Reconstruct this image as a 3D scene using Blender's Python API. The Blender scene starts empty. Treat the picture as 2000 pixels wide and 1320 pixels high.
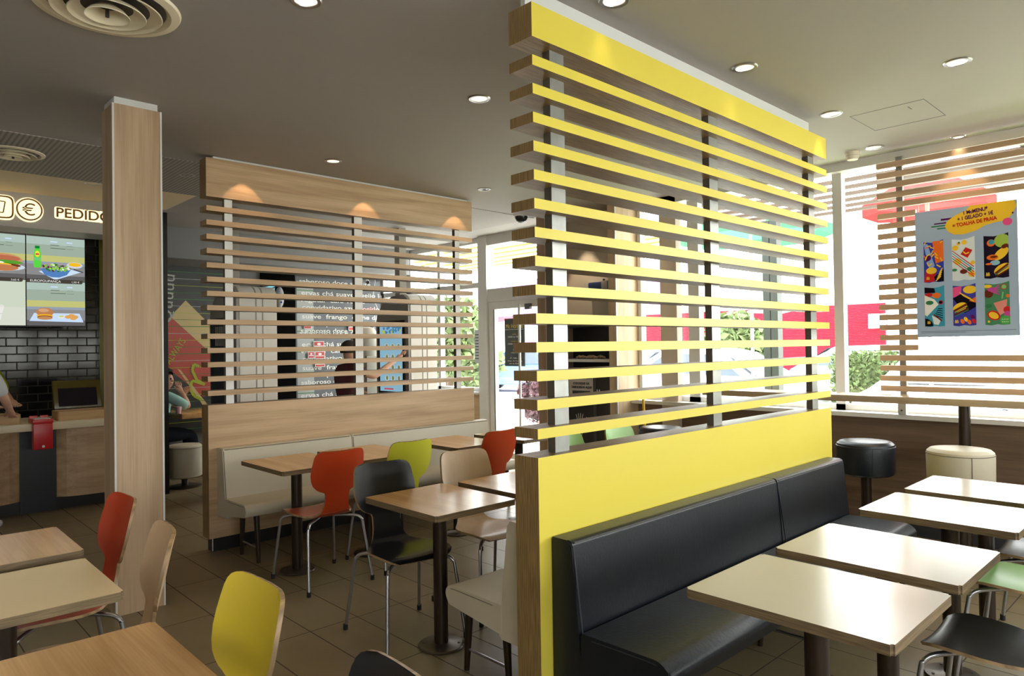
import bpy, bmesh, math, random
from mathutils import Vector, Matrix
random.seed(7)
SC = bpy.context.scene
COL = SC.collection
PI = math.pi

# ------------------------------------------------------------------ materials
MATS = {}
def _new(name):
    m = bpy.data.materials.new(name); m.use_nodes = True
    nt = m.node_tree; b = nt.nodes['Principled BSDF']
    return m, nt, b

def plain(name, col, rough=0.5, metal=0.0, spec=0.5, var=0.0, scale=6.0, bump=0.0, emit=None, estr=1.0, coat=0.0):
    """painted / coated surface with a little procedural variation"""
    if name in MATS: return MATS[name]
    m, nt, b = _new(name)
    b.inputs['Roughness'].default_value = rough
    b.inputs['Metallic'].default_value = metal
    b.inputs['Specular IOR Level'].default_value = spec
    b.inputs['Coat Weight'].default_value = coat
    b.inputs['Base Color'].default_value = (*col, 1)
    tc = nt.nodes.new('ShaderNodeTexCoord')
    nz = nt.nodes.new('ShaderNodeTexNoise'); nz.inputs['Scale'].default_value = scale
    nz.inputs['Detail'].default_value = 4
    nt.links.new(tc.outputs['Object'], nz.inputs['Vector'])
    cr = nt.nodes.new('ShaderNodeValToRGB')
    v = max(var, 0.01)
    cr.color_ramp.elements[0].position = 0.3; cr.color_ramp.elements[1].position = 0.7
    cr.color_ramp.elements[0].color = (*[c*(1-v) for c in col], 1)
    cr.color_ramp.elements[1].color = (*[min(1, c*(1+v)) for c in col], 1)
    nt.links.new(nz.outputs['Fac'], cr.inputs['Fac'])
    nt.links.new(cr.outputs['Color'], b.inputs['Base Color'])
    if bump:
        bp = nt.nodes.new('ShaderNodeBump'); bp.inputs['Strength'].default_value = bump
        bp.inputs['Distance'].default_value = 0.01
        n2 = nt.nodes.new('ShaderNodeTexNoise'); n2.inputs['Scale'].default_value = scale*25
        nt.links.new(tc.outputs['Object'], n2.inputs['Vector'])
        nt.links.new(n2.outputs['Fac'], bp.inputs['Height'])
        nt.links.new(bp.outputs['Normal'], b.inputs['Normal'])
    if emit:
        b.inputs['Emission Color'].default_value = (*emit, 1)
        b.inputs['Emission Strength'].default_value = estr
    MATS[name] = m
    return m

def wood(name, light, dark, axis=1, rough=0.45, fine=1.0, spec=0.5):
    """veneer: streaks run along the given object axis"""
    if name in MATS: return MATS[name]
    m, nt, b = _new(name)
    b.inputs['Roughness'].default_value = rough
    b.inputs['Specular IOR Level'].default_value = spec
    tc = nt.nodes.new('ShaderNodeTexCoord'); mp = nt.nodes.new('ShaderNodeMapping')
    sc = [14*fine]*3; sc[axis] = 0.9*fine
    mp.inputs['Scale'].default_value = sc
    nt.links.new(tc.outputs['Object'], mp.inputs['Vector'])
    n1 = nt.nodes.new('ShaderNodeTexNoise'); n1.inputs['Scale'].default_value = 1.0
    n1.inputs['Detail'].default_value = 5; n1.inputs['Distortion'].default_value = 0.5
    nt.links.new(mp.outputs['Vector'], n1.inputs['Vector'])
    mp2 = nt.nodes.new('ShaderNodeMapping'); s2 = [150*fine]*3; s2[axis] = 3*fine
    mp2.inputs['Scale'].default_value = s2
    nt.links.new(tc.outputs['Object'], mp2.inputs['Vector'])
    n2 = nt.nodes.new('ShaderNodeTexNoise'); n2.inputs['Scale'].default_value = 1.0
    n2.inputs['Detail'].default_value = 3
    nt.links.new(mp2.outputs['Vector'], n2.inputs['Vector'])
    mx = nt.nodes.new('ShaderNodeMath'); mx.operation = 'MULTIPLY_ADD'
    mx.inputs[1].default_value = 0.3
    nt.links.new(n2.outputs['Fac'], mx.inputs[0])
    ml = nt.nodes.new('ShaderNodeMath'); ml.operation = 'MULTIPLY'; ml.inputs[1].default_value = 0.7
    nt.links.new(n1.outputs['Fac'], ml.inputs[0]); nt.links.new(ml.outputs[0], mx.inputs[2])
    cr = nt.nodes.new('ShaderNodeValToRGB')
    cr.color_ramp.elements[0].position = 0.36; cr.color_ramp.elements[1].position = 0.62
    cr.color_ramp.elements[0].color = (*dark, 1); cr.color_ramp.elements[1].color = (*light, 1)
    nt.links.new(mx.outputs[0], cr.inputs['Fac'])
    nt.links.new(cr.outputs['Color'], b.inputs['Base Color'])
    MATS[name] = m
    return m

def ply(name, col=(0.30, 0.19, 0.075), axis=2, pitch=260):
    """plywood edge: thin glued layers stacked along axis"""
    if name in MATS: return MATS[name]
    m, nt, b = _new(name)
    b.inputs['Roughness'].default_value = 0.45
    tc = nt.nodes.new('ShaderNodeTexCoord'); mp = nt.nodes.new('ShaderNodeMapping')
    sc = [8.0]*3; sc[axis] = pitch
    mp.inputs['Scale'].default_value = sc
    nt.links.new(tc.outputs['Object'], mp.inputs['Vector'])
    n = nt.nodes.new('ShaderNodeTexNoise'); n.inputs['Scale'].default_value = 1; n.inputs['Detail'].default_value = 2
    nt.links.new(mp.outputs['Vector'], n.inputs['Vector'])
    cr = nt.nodes.new('ShaderNodeValToRGB')
    cr.color_ramp.elements[0].position = 0.35; cr.color_ramp.elements[1].position = 0.65
    cr.color_ramp.elements[0].color = (*[c*0.62 for c in col], 1)
    cr.color_ramp.elements[1].color = (*[c*1.25 for c in col], 1)
    nt.links.new(n.outputs['Fac'], cr.inputs['Fac'])
    nt.links.new(cr.outputs['Color'], b.inputs['Base Color'])
    MATS[name] = m
    return m

def brickmat(name, c1, c2, mortar, w, h, rot, mort=0.004, rough=0.2, bump=0.6, off=0.5, loc=(0,0,0), rough_mortar=0.8, rvar=0.0, spec=0.5):
    m, nt, b = _new(name)
    tc = nt.nodes.new('ShaderNodeTexCoord'); mp = nt.nodes.new('ShaderNodeMapping')
    mp.vector_type = 'TEXTURE'
    mp.inputs['Rotation'].default_value = rot; mp.inputs['Location'].default_value = loc
    nt.links.new(tc.outputs['Object'], mp.inputs['Vector'])
    br = nt.nodes.new('ShaderNodeTexBrick')
    br.offset = off; br.inputs['Scale'].default_value = 1
    br.inputs['Color1'].default_value = (*c1, 1); br.inputs['Color2'].default_value = (*c2, 1)
    br.inputs['Mortar'].default_value = (*mortar, 1)
    br.inputs['Mortar Size'].default_value = mort; br.inputs['Mortar Smooth'].default_value = 0.2
    br.inputs['Brick Width'].default_value = w; br.inputs['Row Height'].default_value = h
    nt.links.new(mp.outputs['Vector'], br.inputs['Vector'])
    nz = nt.nodes.new('ShaderNodeTexNoise'); nz.inputs['Scale'].default_value = 5; nz.inputs['Detail'].default_value = 6
    nt.links.new(tc.outputs['Object'], nz.inputs['Vector'])
    mx = nt.nodes.new('ShaderNodeMix'); mx.data_type = 'RGBA'; mx.blend_type = 'MULTIPLY'
    mx.inputs['Factor'].default_value = rvar
    nt.links.new(br.outputs['Color'], mx.inputs['A'])
    cr = nt.nodes.new('ShaderNodeValToRGB'); cr.color_ramp.elements[0].position = .3; cr.color_ramp.elements[1].position = .7
    cr.color_ramp.elements[0].color = (.55, .55, .55, 1)
    nt.links.new(nz.outputs['Fac'], cr.inputs['Fac']); nt.links.new(cr.outputs['Color'], mx.inputs['B'])
    nt.links.new(mx.outputs['Result'], b.inputs['Base Color'])
    rr = nt.nodes.new('ShaderNodeMapRange'); rr.inputs['To Min'].default_value = rough; rr.inputs['To Max'].default_value = rough_mortar
    nt.links.new(br.outputs['Fac'], rr.inputs['Value']); nt.links.new(rr.outputs['Result'], b.inputs['Roughness'])
    b.inputs['Specular IOR Level'].default_value = spec
    bp = nt.nodes.new('ShaderNodeBump'); bp.inputs['Strength'].default_value = bump; bp.inputs['Distance'].default_value = 0.004
    bp.invert = True
    nt.links.new(br.outputs['Fac'], bp.inputs['Height']); nt.links.new(bp.outputs['Normal'], b.inputs['Normal'])
    return m

def glassmat(name, tint=(0.96, 0.98, 0.97)):
    m = bpy.data.materials.new(name); m.use_nodes = True
    nt = m.node_tree; nt.nodes.clear()
    o = nt.nodes.new('ShaderNodeOutputMaterial'); mix = nt.nodes.new('ShaderNodeMixShader')
    t = nt.nodes.new('ShaderNodeBsdfTransparent'); g = nt.nodes.new('ShaderNodeBsdfGlossy')
    t.inputs['Color'].default_value = (*tint, 1); g.inputs['Roughness'].default_value = 0.02
    lw = nt.nodes.new('ShaderNodeLayerWeight'); lw.inputs['Blend'].default_value = 0.5
    pw = nt.nodes.new('ShaderNodeMath'); pw.operation = 'POWER'; pw.inputs[1].default_value = 5.0
    mr = nt.nodes.new('ShaderNodeMapRange'); mr.inputs['To Min'].default_value = 0.035; mr.inputs['To Max'].default_value = 0.9
    nt.links.new(lw.outputs['Facing'], pw.inputs[0]); nt.links.new(pw.outputs[0], mr.inputs['Value'])
    nt.links.new(mr.outputs['Result'], mix.inputs['Fac'])
    nt.links.new(t.outputs[0], mix.inputs[1]); nt.links.new(g.outputs[0], mix.inputs[2])
    nt.links.new(mix.outputs[0], o.inputs['Surface'])
    return m

def emis(name, col, s):
    if name in MATS: return MATS[name]
    m = bpy.data.materials.new(name); m.use_nodes = True
    nt = m.node_tree; nt.nodes.clear()
    o = nt.nodes.new('ShaderNodeOutputMaterial'); e = nt.nodes.new('ShaderNodeEmission')
    e.inputs['Color'].default_value = (*col, 1); e.inputs['Strength'].default_value = s
    nt.links.new(e.outputs[0], o.inputs['Surface']); MATS[name] = m
    return m

def srgb(r, g, b):
    f = lambda c: (c/255/12.92) if c/255 <= 0.04045 else ((c/255+0.055)/1.055)**2.4
    return (f(r), f(g), f(b))

OAK_L, OAK_D = (0.61, 0.425, 0.255), (0.42, 0.275, 0.15)
M_oakY = wood('oak_along_y', OAK_L, OAK_D, 1)
M_oakX = wood('oak_along_x', OAK_L, OAK_D, 0)
M_oakZ = wood('oak_along_z', (0.59, 0.425, 0.275), (0.42, 0.285, 0.17), 2)
M_oakpale = wood('pale_oak_along_z', (0.66, 0.50, 0.34), (0.52, 0.37, 0.23), 2)
M_wallwood = wood('walnut_wall', (0.25, 0.165, 0.11), (0.15, 0.095, 0.06), 0, rough=0.4)
M_lattice = wood('lattice_oak', (0.60, 0.42, 0.27), (0.45, 0.30, 0.18), 0, rough=0.45)
M_tableoak = wood('table_oak', (0.80, 0.47, 0.20), (0.60, 0.33, 0.12), 0, rough=0.17, spec=0.8)
M_ply = ply('plywood_edge', axis=0)
M_plyz = ply('plywood_edge_flat', axis=2)
M_plytab = ply('table_edge_layers', (0.20, 0.14, 0.075), 2, 300)
M_yellow = plain('yellow_laminate', (0.77, 0.645, 0.085), 0.36, var=0.015, scale=1)
M_whitelam = plain('cream_laminate', (0.80, 0.74, 0.63), 0.19, var=0.015, scale=2, spec=1.0)
M_whitelam.node_tree.nodes['Principled BSDF'].inputs['IOR'].default_value = 1.75
M_warmlitlam = plain('warm_lit_laminate', (0.84, 0.68, 0.42), 0.25, var=0.015, scale=2)  # cream laminate again, with warm lamp light put into its colour
M_alu = plain('grey_aluminium', (0.62, 0.62, 0.60), 0.4, var=0.03, scale=9)
M_postgrey = plain('brushed_steel_post', (0.36, 0.37, 0.35), 0.34, metal=0.6, var=0.1, scale=14)
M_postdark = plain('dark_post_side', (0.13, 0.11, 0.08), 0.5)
M_postwhite = plain('white_lacquered_post', (0.85, 0.85, 0.83), 0.35)
M_strip = plain('pale_metal_strip', (0.72, 0.73, 0.72), 0.35)
M_ceil = plain('ceiling_paint', (0.39, 0.365, 0.345), 0.75, var=0.02, scale=1.0)
M_framew = plain('window_frame_paint', (0.68, 0.67, 0.64), 0.4)
M_framed = plain('window_frame_dark', (0.20, 0.20, 0.19), 0.4)
M_black = plain('black_panel', (0.012, 0.012, 0.014), 0.35)
M_dkgrey = plain('dark_grey_panel', (0.05, 0.05, 0.055), 0.4)
M_blkleather = plain('black_leatherette', (0.007, 0.010, 0.016), 0.36, var=0.15, scale=3, bump=0.08, spec=0.42)
M_cream = plain('cream_leatherette', (0.60, 0.54, 0.42), 0.45, var=0.03, scale=3, bump=0.05)
M_seam = plain('seam_thread', (0.20, 0.17, 0.12), 0.7)
M_seamblk = plain('black_piping', (0.03, 0.035, 0.045), 0.3)
M_pole = plain('dark_brown_metal', (0.035, 0.022, 0.014), 0.3, metal=0.4)
M_base = plain('bronze_base', (0.10, 0.08, 0.06), 0.3, metal=0.6)
M_chrome = plain('satin_steel', (0.42, 0.42, 0.44), 0.28, metal=0.95)
M_rubber = plain('black_rubber', (0.01, 0.01, 0.01), 0.7)
M_cred = plain('red_lacquer', (0.50, 0.052, 0.012), 0.3, var=0.02)
M_cyel = plain('yellow_lacquer', (0.86, 0.66, 0.05), 0.3, var=0.02)
M_clime = plain('lime_lacquer', (0.66, 0.66, 0.055), 0.3, var=0.02)
M_cgreen = plain('green_lacquer', (0.33, 0.62, 0.19), 0.28, var=0.02)
M_cblk = plain('black_lacquer', (0.009, 0.009, 0.011), 0.25, spec=0.4)
M_cnat = wood('natural_beech', (0.66, 0.48, 0.31), (0.60, 0.42, 0.26), 2, rough=0.3, fine=0.6)
M_cedge = ply('chair_edge', (0.34, 0.22, 0.11), 0, 90)
M_glass = glassmat('window_glass')
M_white = plain('white_paint', (0.80, 0.80, 0.78), 0.4)
M_grey = plain('mid_grey_wall', (0.20, 0.20, 0.205), 0.7)
M_red = plain('red_plastic', (0.50, 0.01, 0.015), 0.3)

# ------------------------------------------------------------------ objects
def link(o, parent=None, kind=None, label=None, cat=None, group=None):
    COL.objects.link(o)
    if parent is not None: o.parent = parent
    if kind: o['kind'] = kind
    if label: o['label'] = label
    if cat: o['category'] = cat
    if group: o['group'] = group
    return o

def thing(name, label, cat, loc=(0, 0, 0), rz=0.0, group=None):
    o = bpy.data.objects.new(name, None); o.empty_display_size = 0.1
    o.location = loc; o.rotation_euler = (0, 0, rz)
    return link(o, None, None, label, cat, group)

def mob(name, bm, mats, parent=None, smooth=False, **kw):
    me = bpy.data.meshes.new(name)
    bmesh.ops.recalc_face_normals(bm, faces=bm.faces)
    bm.to_mesh(me); bm.free()
    for m in (mats if isinstance(mats, (list, tuple)) else [mats]): me.materials.append(m)
    o = bpy.data.objects.new(name, me)
    if smooth:
        for p in me.polygons: p.use_smooth = True
        try: me.set_sharp_from_angle(angle=math.radians(40))
        except Exception: pass
    return link(o, parent, **kw)

def box(bm, x0, x1, y0, y1, z0, z1, mi=0, rule=None):
    """axis box; rule(normal)->material index"""
    v = [bm.verts.new(p) for p in ((x0,y0,z0),(x1,y0,z0),(x1,y1,z0),(x0,y1,z0),(x0,y0,z1),(x1,y0,z1),(x1,y1,z1),(x0,y1,z1))]
    F = (((0,3,2,1),(0,0,-1)),((4,5,6,7),(0,0,1)),((0,1,5,4),(0,-1,0)),((2,3,7,6),(0,1,0)),((1,2,6,5),(1,0,0)),((3,0,4,7),(-1,0,0)))
    fs = []
    for idx, n in F:
        f = bm.faces.new([v[i] for i in idx]); f.material_index = rule(n) if rule else mi; fs.append(f)
    return v, fs

def bevel_all(bm, w, seg=2):
    bmesh.ops.bevel(bm, geom=list(bm.edges), offset=w, segments=seg, affect='EDGES', clamp_overlap=True, profile=0.5)

def boxo(name, x0, x1, y0, y1, z0, z1, mat, parent=None, bev=0.0, smooth=False, **kw):
    bm = bmesh.new(); box(bm, x0, x1, y0, y1, z0, z1)
    if bev: bevel_all(bm, bev, 3)
    return mob(name, bm, mat, parent, smooth=bool(bev) or smooth, **kw)

def cyl(bm, c, r, z0, z1, n=24, r2=None, mi=0):
    r2 = r if r2 is None else r2
    a = [bm.verts.new((c[0]+r*math.cos(2*PI*i/n), c[1]+r*math.sin(2*PI*i/n), z0)) for i in range(n)]
    b = [bm.verts.new((c[0]+r2*math.cos(2*PI*i/n), c[1]+r2*math.sin(2*PI*i/n), z1)) for i in range(n)]
    for i in range(n):
        j = (i+1) % n; f = bm.faces.new((a[i], a[j], b[j], b[i])); f.material_index = mi
    bm.faces.new(list(reversed(a))).material_index = mi; bm.faces.new(b).material_index = mi

def lathe(bm, prof, c=(0, 0), n=32, mi=0, cap=True):
    rings = []
    for r, z in prof:
        rings.append([bm.verts.new((c[0]+r*math.cos(2*PI*i/n), c[1]+r*math.sin(2*PI*i/n), z)) for i in range(n)])
    for a, b in zip(rings, rings[1:]):
        for i in range(n):
            j = (i+1) % n; bm.faces.new((a[i], a[j], b[j], b[i])).material_index = mi
    if cap:
        bm.faces.new(list(reversed(rings[0]))); bm.faces.new(rings[-1])

def tube(bm, pts, r, n=10, mi=0, r_end=None):
    pts = [Vector(p) for p in pts]; rings = []
    up = Vector((0.31, 0.17, 0.93)).normalized()
    for k, p in enumerate(pts):
        t = (pts[min(k+1, len(pts)-1)]-pts[max(k-1, 0)]).normalized()
        a = t.cross(up)
        if a.length < 1e-3: a = t.cross(Vector((1, 0, 0)))
        a.normalize(); b = t.cross(a)
        rr = r if r_end is None else r+(r_end-r)*k/(len(pts)-1)
        rings.append([bm.verts.new(p+rr*(a*math.cos(2*PI*i/n)+b*math.sin(2*PI*i/n))) for i in range(n)])
    for A, B in zip(rings, rings[1:]):
        for i in range(n):
            j = (i+1) % n; bm.faces.new((A[i], A[j], B[j], B[i])).material_index = mi
    bm.faces.new(list(reversed(rings[0]))).material_index = mi; bm.faces.new(rings[-1]).material_index = mi

def smoothpath(pts, n=6):
    """Catmull-Rom resample"""
    P = [Vector(p) for p in pts]; P = [2*P[0]-P[1]]+P+[2*P[-1]-P[-2]]; out = []
    for i in range(1, len(P)-2):
        for k in range(n):
            t = k/n
            out.append(0.5*((2*P[i])+(P[i+1]-P[i-1])*t+(2*P[i-1]-5*P[i]+4*P[i+1]-P[i+2])*t*t+(3*P[i]-P[i-1]-3*P[i+1]+P[i+2])*t**3))
    out.append(P[-2]); return out

def extr(bm, prof, y0, y1, mi=0):
    """prism: profile (x,z) swept from y0 to y1"""
    a = [bm.verts.new((x, y0, z)) for x, z in prof]; b = [bm.verts.new((x, y1, z)) for x, z in prof]
    n = len(prof)
    for i in range(n):
        j = (i+1) % n; bm.faces.new((a[i], a[j], b[j], b[i])).material_index = mi
    bm.faces.new(a).material_index = mi; bm.faces.new(list(reversed(b))).material_index = mi

def copy_tree(o, parent=None):
    c = o.copy(); COL.objects.link(c)
    if parent is not None: c.parent = parent
    for ch in list(o.children): copy_tree(ch, c)
    return c

def text_mesh(name, s, mat, parent, origin, U, V, height, width=None, depth=0.002, spacing=1.0, shear=0, align='LEFT', bold=0.0):
    """solid lettering: baseline starts at origin, runs along U, rises along V"""
    cu = bpy.data.curves.new(name, 'FONT'); cu.body = s; cu.extrude = 0.02; cu.space_character = spacing
    cu.shear = shear; cu.offset = bold
    if len(s) > 14: cu.resolution_u = 3
    tmp = bpy.data.objects.new('tmp', cu); COL.objects.link(tmp)
    dg = bpy.context.evaluated_depsgraph_get(); me = bpy.data.meshes.new_from_object(tmp.evaluated_get(dg))
    bpy.data.objects.remove(tmp); bpy.data.curves.remove(cu)
    xs = [v.co.x for v in me.vertices] or [0]; ys = [v.co.y for v in me.vertices] or [0]
    x0, x1 = min(xs), max(xs)
    k = height/0.7
    kx = k if width is None else width/max(1e-6, x1-x0)
    U = Vector(U).normalized(); V = Vector(V).normalized(); N = U.cross(V); O = Vector(origin)
    sh = 0 if align == 'LEFT' else (x1+x0)/2
    for v in me.vertices:
        v.co = O+U*((v.co.x-(x0 if align == 'LEFT' else sh))*kx)+V*(v.co.y*k)+N*(v.co.z/0.02*depth+depth)
    me.materials.clear(); me.materials.append(mat)
    o = bpy.data.objects.new(name, me)
    return link(o, parent)

def flatshapes(name, shapes, O, U, V, parent, base=0.0, step=0.0004, thick=0.0004):
    """printed shapes on a plane; shapes = [(mat, [(u,v)...])]"""
    U = Vector(U); V = Vector(V); N = U.cross(V).normalized(); O = Vector(O)
    bm = bmesh.new(); mats = []
    for k, (m, pts) in enumerate(shapes):
        if m not in mats: mats.append(m)
        vs = [bm.verts.new(O+U*u+V*v+N*(base+step*(k+1))) for u, v in pts]
        f = bm.faces.new(vs); f.material_index = mats.index(m)
        if f.normal.length == 0: f.normal_update()
    me = bpy.data.meshes.new(name); bm.to_mesh(me); bm.free()
    for m in mats: me.materials.append(m)
    return link(bpy.data.objects.new(name, me), parent)

def ell(cu, cv, ru, rv, rot=0, n=20, a0=0, a1=2*PI):
    out = []
    for i in range(n):
        a = a0+(a1-a0)*i/(n-1 if a1-a0 < 6.28 else n)
        x, y = ru*math.cos(a), rv*math.sin(a)
        out.append((cu+x*math.cos(rot)-y*math.sin(rot), cv+x*math.sin(rot)+y*math.cos(rot)))
    return out
def rect(u0, u1, v0, v1): return [(u0, v0), (u1, v0), (u1, v1), (u0, v1)]
def arches(cu, cv, w, h, t):
    """the double arch letter as two thick arcs (list of polygons)"""
    res = []
    for s in (-1, 1):
        c = cu+s*w/4
        out = [(c+(w/4)*math.cos(a), cv+h*math.sin(a)) for a in [PI*i/10 for i in range(11)]]
        inn = [(c+(w/4-t)*math.cos(a), cv+(h-t)*math.sin(a)) for a in [PI*i/10 for i in range(10, -1, -1)]]
        for i in range(10):
            res.append([out[i], out[i+1], inn[9-i], inn[10-i]])
    return res
def stroke(pts, t):
    res = []
    for (a, b), (c, d) in zip(pts, pts[1:]):
        l = math.hypot(c-a, d-b) or 1; nx, ny = -(d-b)/l*t/2, (c-a)/l*t/2
        res.append([(a+nx, b+ny), (a-nx, b-ny), (c-nx, d-ny), (c+nx, d+ny)])
    return res
WORLD, EXPO = 11.0, 0.0

CEIL = 2.97
# ------------------------------------------------------------------ room shell
M_floor = brickmat('floor_tiles', (0.25, 0.195, 0.105), (0.22, 0.17, 0.095), (0.07, 0.052, 0.033), 0.63, 0.285, (0, 0, 0), mort=0.0035, rough=0.36, bump=0.25, off=0.0, loc=(-3.46, 1.495, 0), rvar=0.3)
M_tiles = brickmat('black_metro_tiles', (0.012, 0.012, 0.011), (0.02, 0.02, 0.018), (0.045, 0.045, 0.025), 0.19, 0.088, (PI/2, 0, PI/2), mort=0.007, rough=0.10, bump=1.0, off=0.5, rough_mortar=0.6, spec=0.5)

boxo('floor', -9.7, 2.8, -3.7, 6.15, -0.12, 0, M_floor, kind='structure')
boxo('ceiling', -9.7, 2.8, -3.7, 6.3, CEIL, CEIL+0.15, M_ceil, kind='structure')
def slotmat():
    m, nt, b = _new('slotted_ceiling'); b.inputs['Roughness'].default_value = 0.7
    tc = nt.nodes.new('ShaderNodeTexCoord'); w = nt.nodes.new('ShaderNodeTexWave')
    w.bands_direction = 'Y'; w.inputs['Scale'].default_value = 2*PI/20/0.032*1.0
    nt.links.new(tc.outputs['Object'], w.inputs['Vector'])
    cr = nt.nodes.new('ShaderNodeValToRGB'); cr.color_ramp.elements[0].position = 0.35; cr.color_ramp.elements[1].position = 0.5
    cr.color_ramp.elements[0].color = (0.25, 0.23, 0.205, 1); cr.color_ramp.elements[1].color = (0.40, 0.37, 0.34, 1)
    nt.links.new(w.outputs['Fac'], cr.inputs['Fac']); nt.links.new(cr.outputs['Color'], b.inputs['Base Color'])
    return m
boxo('ceiling', -6.8, -5.6, -3.6, 5.7, CEIL-0.006, CEIL+0.01, slotmat(), kind='structure')
M_ceilglow = plain('ceiling_glow_tint', (0.86, 0.72, 0.48), 0.7)  # ceiling colour made bright and warm to carry the sign's uplight
boxo('ceiling', -7.68, -6.8, -3.6, 2.39, CEIL-0.005, CEIL+0.01, M_ceilglow, kind='structure')
# lowered part at the back left
boxo('ceiling', -9.6, -8.67, 2.40, 6.14, 2.60, CEIL+0.01, plain('bulkhead_grey', (0.26, 0.26, 0.265), 0.7), kind='structure')
boxo('wall_left', -9.7, -9.5, -3.7, 6.3, 0, CEIL, M_grey, kind='structure')
boxo('wall_tiled', -9.5, -9.2, -3.6, 2.37, 0, CEIL, M_tiles, kind='structure')
boxo('trim_1', -9.2, -9.17, 2.12, 2.37, 0, 2.85, plain('olive_panel', (0.22, 0.22, 0.012), 0.25), kind='structure')
boxo('wall_partition', -9.2, -7.855, 2.40, 2.455, 0, CEIL, M_black, kind='structure')
boxo('wall_rear', -9.7, 2.8, -3.8, -3.6, 0, CEIL, M_white, kind='structure')
boxo('wall_back_left', -9.5, -7.06, 6.14, 6.26, 0, 0.87, M_oakX, kind='structure')
boxo('trim_3', -9.5, -7.06, 6.06, 6.26, 0.87, 0.90, M_white, kind='structure')
boxo('wall_back_right', -4.37, 2.6, 5.96, 6.10, 0, 0.90, M_wallwood, kind='structure')
boxo('trim_4', -4.37, 2.6, 5.84, 6.02, 0.90, 0.935, M_white, kind='structure')
boxo('wall_right', 2.6, 2.75, -3.7, 6.1, 0, 1.12, M_wallwood, kind='structure')
boxo('baseboard_back', -4.37, 2.6, 5.94, 5.97, 0, 0.08, M_dkgrey, kind='structure')

def glazing(name, axis, pos, a0, a1, z0, z1, mull, fw=0.07, fd=0.08, mat=None, rails=()):
    """one glazed bay run: frame members around the run and at each mullion, one pane of glass"""
    mat = mat or M_framew
    bm = bmesh.new()
    def seg(u0, u1, w0, w1):
        if axis == 'x': box(bm, u0, u1, pos, pos+fd, w0, w1)
        else: box(bm, pos, pos+fd, u0, u1, w0, w1)
    seg(a0, a1, z1-fw, z1); seg(a0, a1, z0, z0+fw*0.7)
    for r in rails: seg(a0, a1, r, r+fw)
    for m_ in mull: seg(m_[0], m_[1], z0, z1)
    f = mob(name, bm, mat, kind='structure')
    g = bmesh.new(); c = pos+fd/2
    if axis == 'x': box(g, a0, a1, c-0.003, c+0.003, z0+0.01, z1-0.01)
    else: box(g, c-0.003, c+0.003, a0, a1, z0+0.01, z1-0.01)
    mob('pane', g, M_glass, f)
    return f
glazing('window_1', 'x', 5.98, -2.37, 2.6, 0.935, CEIL, [(-2.37, -2.295), (-0.86, -0.79), (0.72, 0.79), (2.53, 2.6)])
glazing('window_2', 'x', 5.98, -4.37, -2.37, 0.935, CEIL, [(-4.37, -4.33), (-3.77, -3.65)])
glazing('window_3', 'x', 6.16, -9.5, -7.06, 0.90, CEIL, [(-9.5, -9.42), (-8.83, -8.68), (-8.02, -7.96), (-7.12, -7.06)], rails=(2.3,))
boxo('wall_right_upper', 2.6, 2.75, -3.7, 6.1, 2.14, CEIL, M_white, kind='structure')
glazing('window_4', 'y', 2.62, -3.6, 6.0, 1.10, 2.16, [(-3.6, -3.5), (-1.9, -1.83), (-0.2, -0.13), (1.5, 1.57), (3.2, 3.27), (4.9, 4.97)])
boxo('trim_5', -4.04, -3.85, 5.90, 5.99, 0.0, CEIL, plain('beige_pillar', (0.62, 0.53, 0.44), 0.5), kind='structure')
# thin metal edge where the ceiling meets the glass
boxo('trim_6', -4.37, 2.6, 5.90, 5.98, 2.90, CEIL, M_framew, kind='structure')

# door and transom
bm = bmesh.new()
box(bm, -7.06, -6.89, 6.10, 6.24, 0, CEIL); box(bm, -6.89, -5.40, 6.12, 6.24, 2.84, CEIL)
box(bm, -6.89, -5.40, 6.12, 6.24, 2.09, 2.26); box(bm, -5.52, -5.40, 6.12, 6.24, 0, CEIL)
tr = mob('window_5', bm, M_framew, kind='structure')
boxo('pane', -6.89, -5.5, 6.17, 6.176, 2.25, 2.85, M_glass, tr)
bm = bmesh.new()
box(bm, -6.885, -6.78, 6.13, 6.20, 0.02, 2.085); box(bm, -5.62, -5.525, 6.13, 6.20, 0.02, 2.085)
box(bm, -6.78, -5.62, 6.13, 6.20, 1.99, 2.085); box(bm, -6.78, -5.62, 6.13, 6.20, 0.02, 0.14)
door = mob('door_1', bm, M_framew, kind='structure')
boxo('pane', -6.78, -5.62, 6.162, 6.168, 0.14, 1.99, M_glass, door)
bm = bmesh.new(); tube(bm, [(-6.245, 6.07, 0.35), (-6.245, 6.07, 2.03)], 0.017, 12)
for z in (0.6, 1.8): tube(bm, [(-6.245, 6.07, z), (-6.245, 6.15, z)], 0.01, 8)
mob('door_handle', bm, M_alu, door, smooth=True)
boxo('door_closer', -6.17, -6.08, 6.09, 6.13, 1.96, 2.03, M_dkgrey, door)
for z in (0.16,): boxo('gasket', -6.785, -6.775, 6.125, 6.135, 0.14, 1.99, M_rubber, door)

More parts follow.
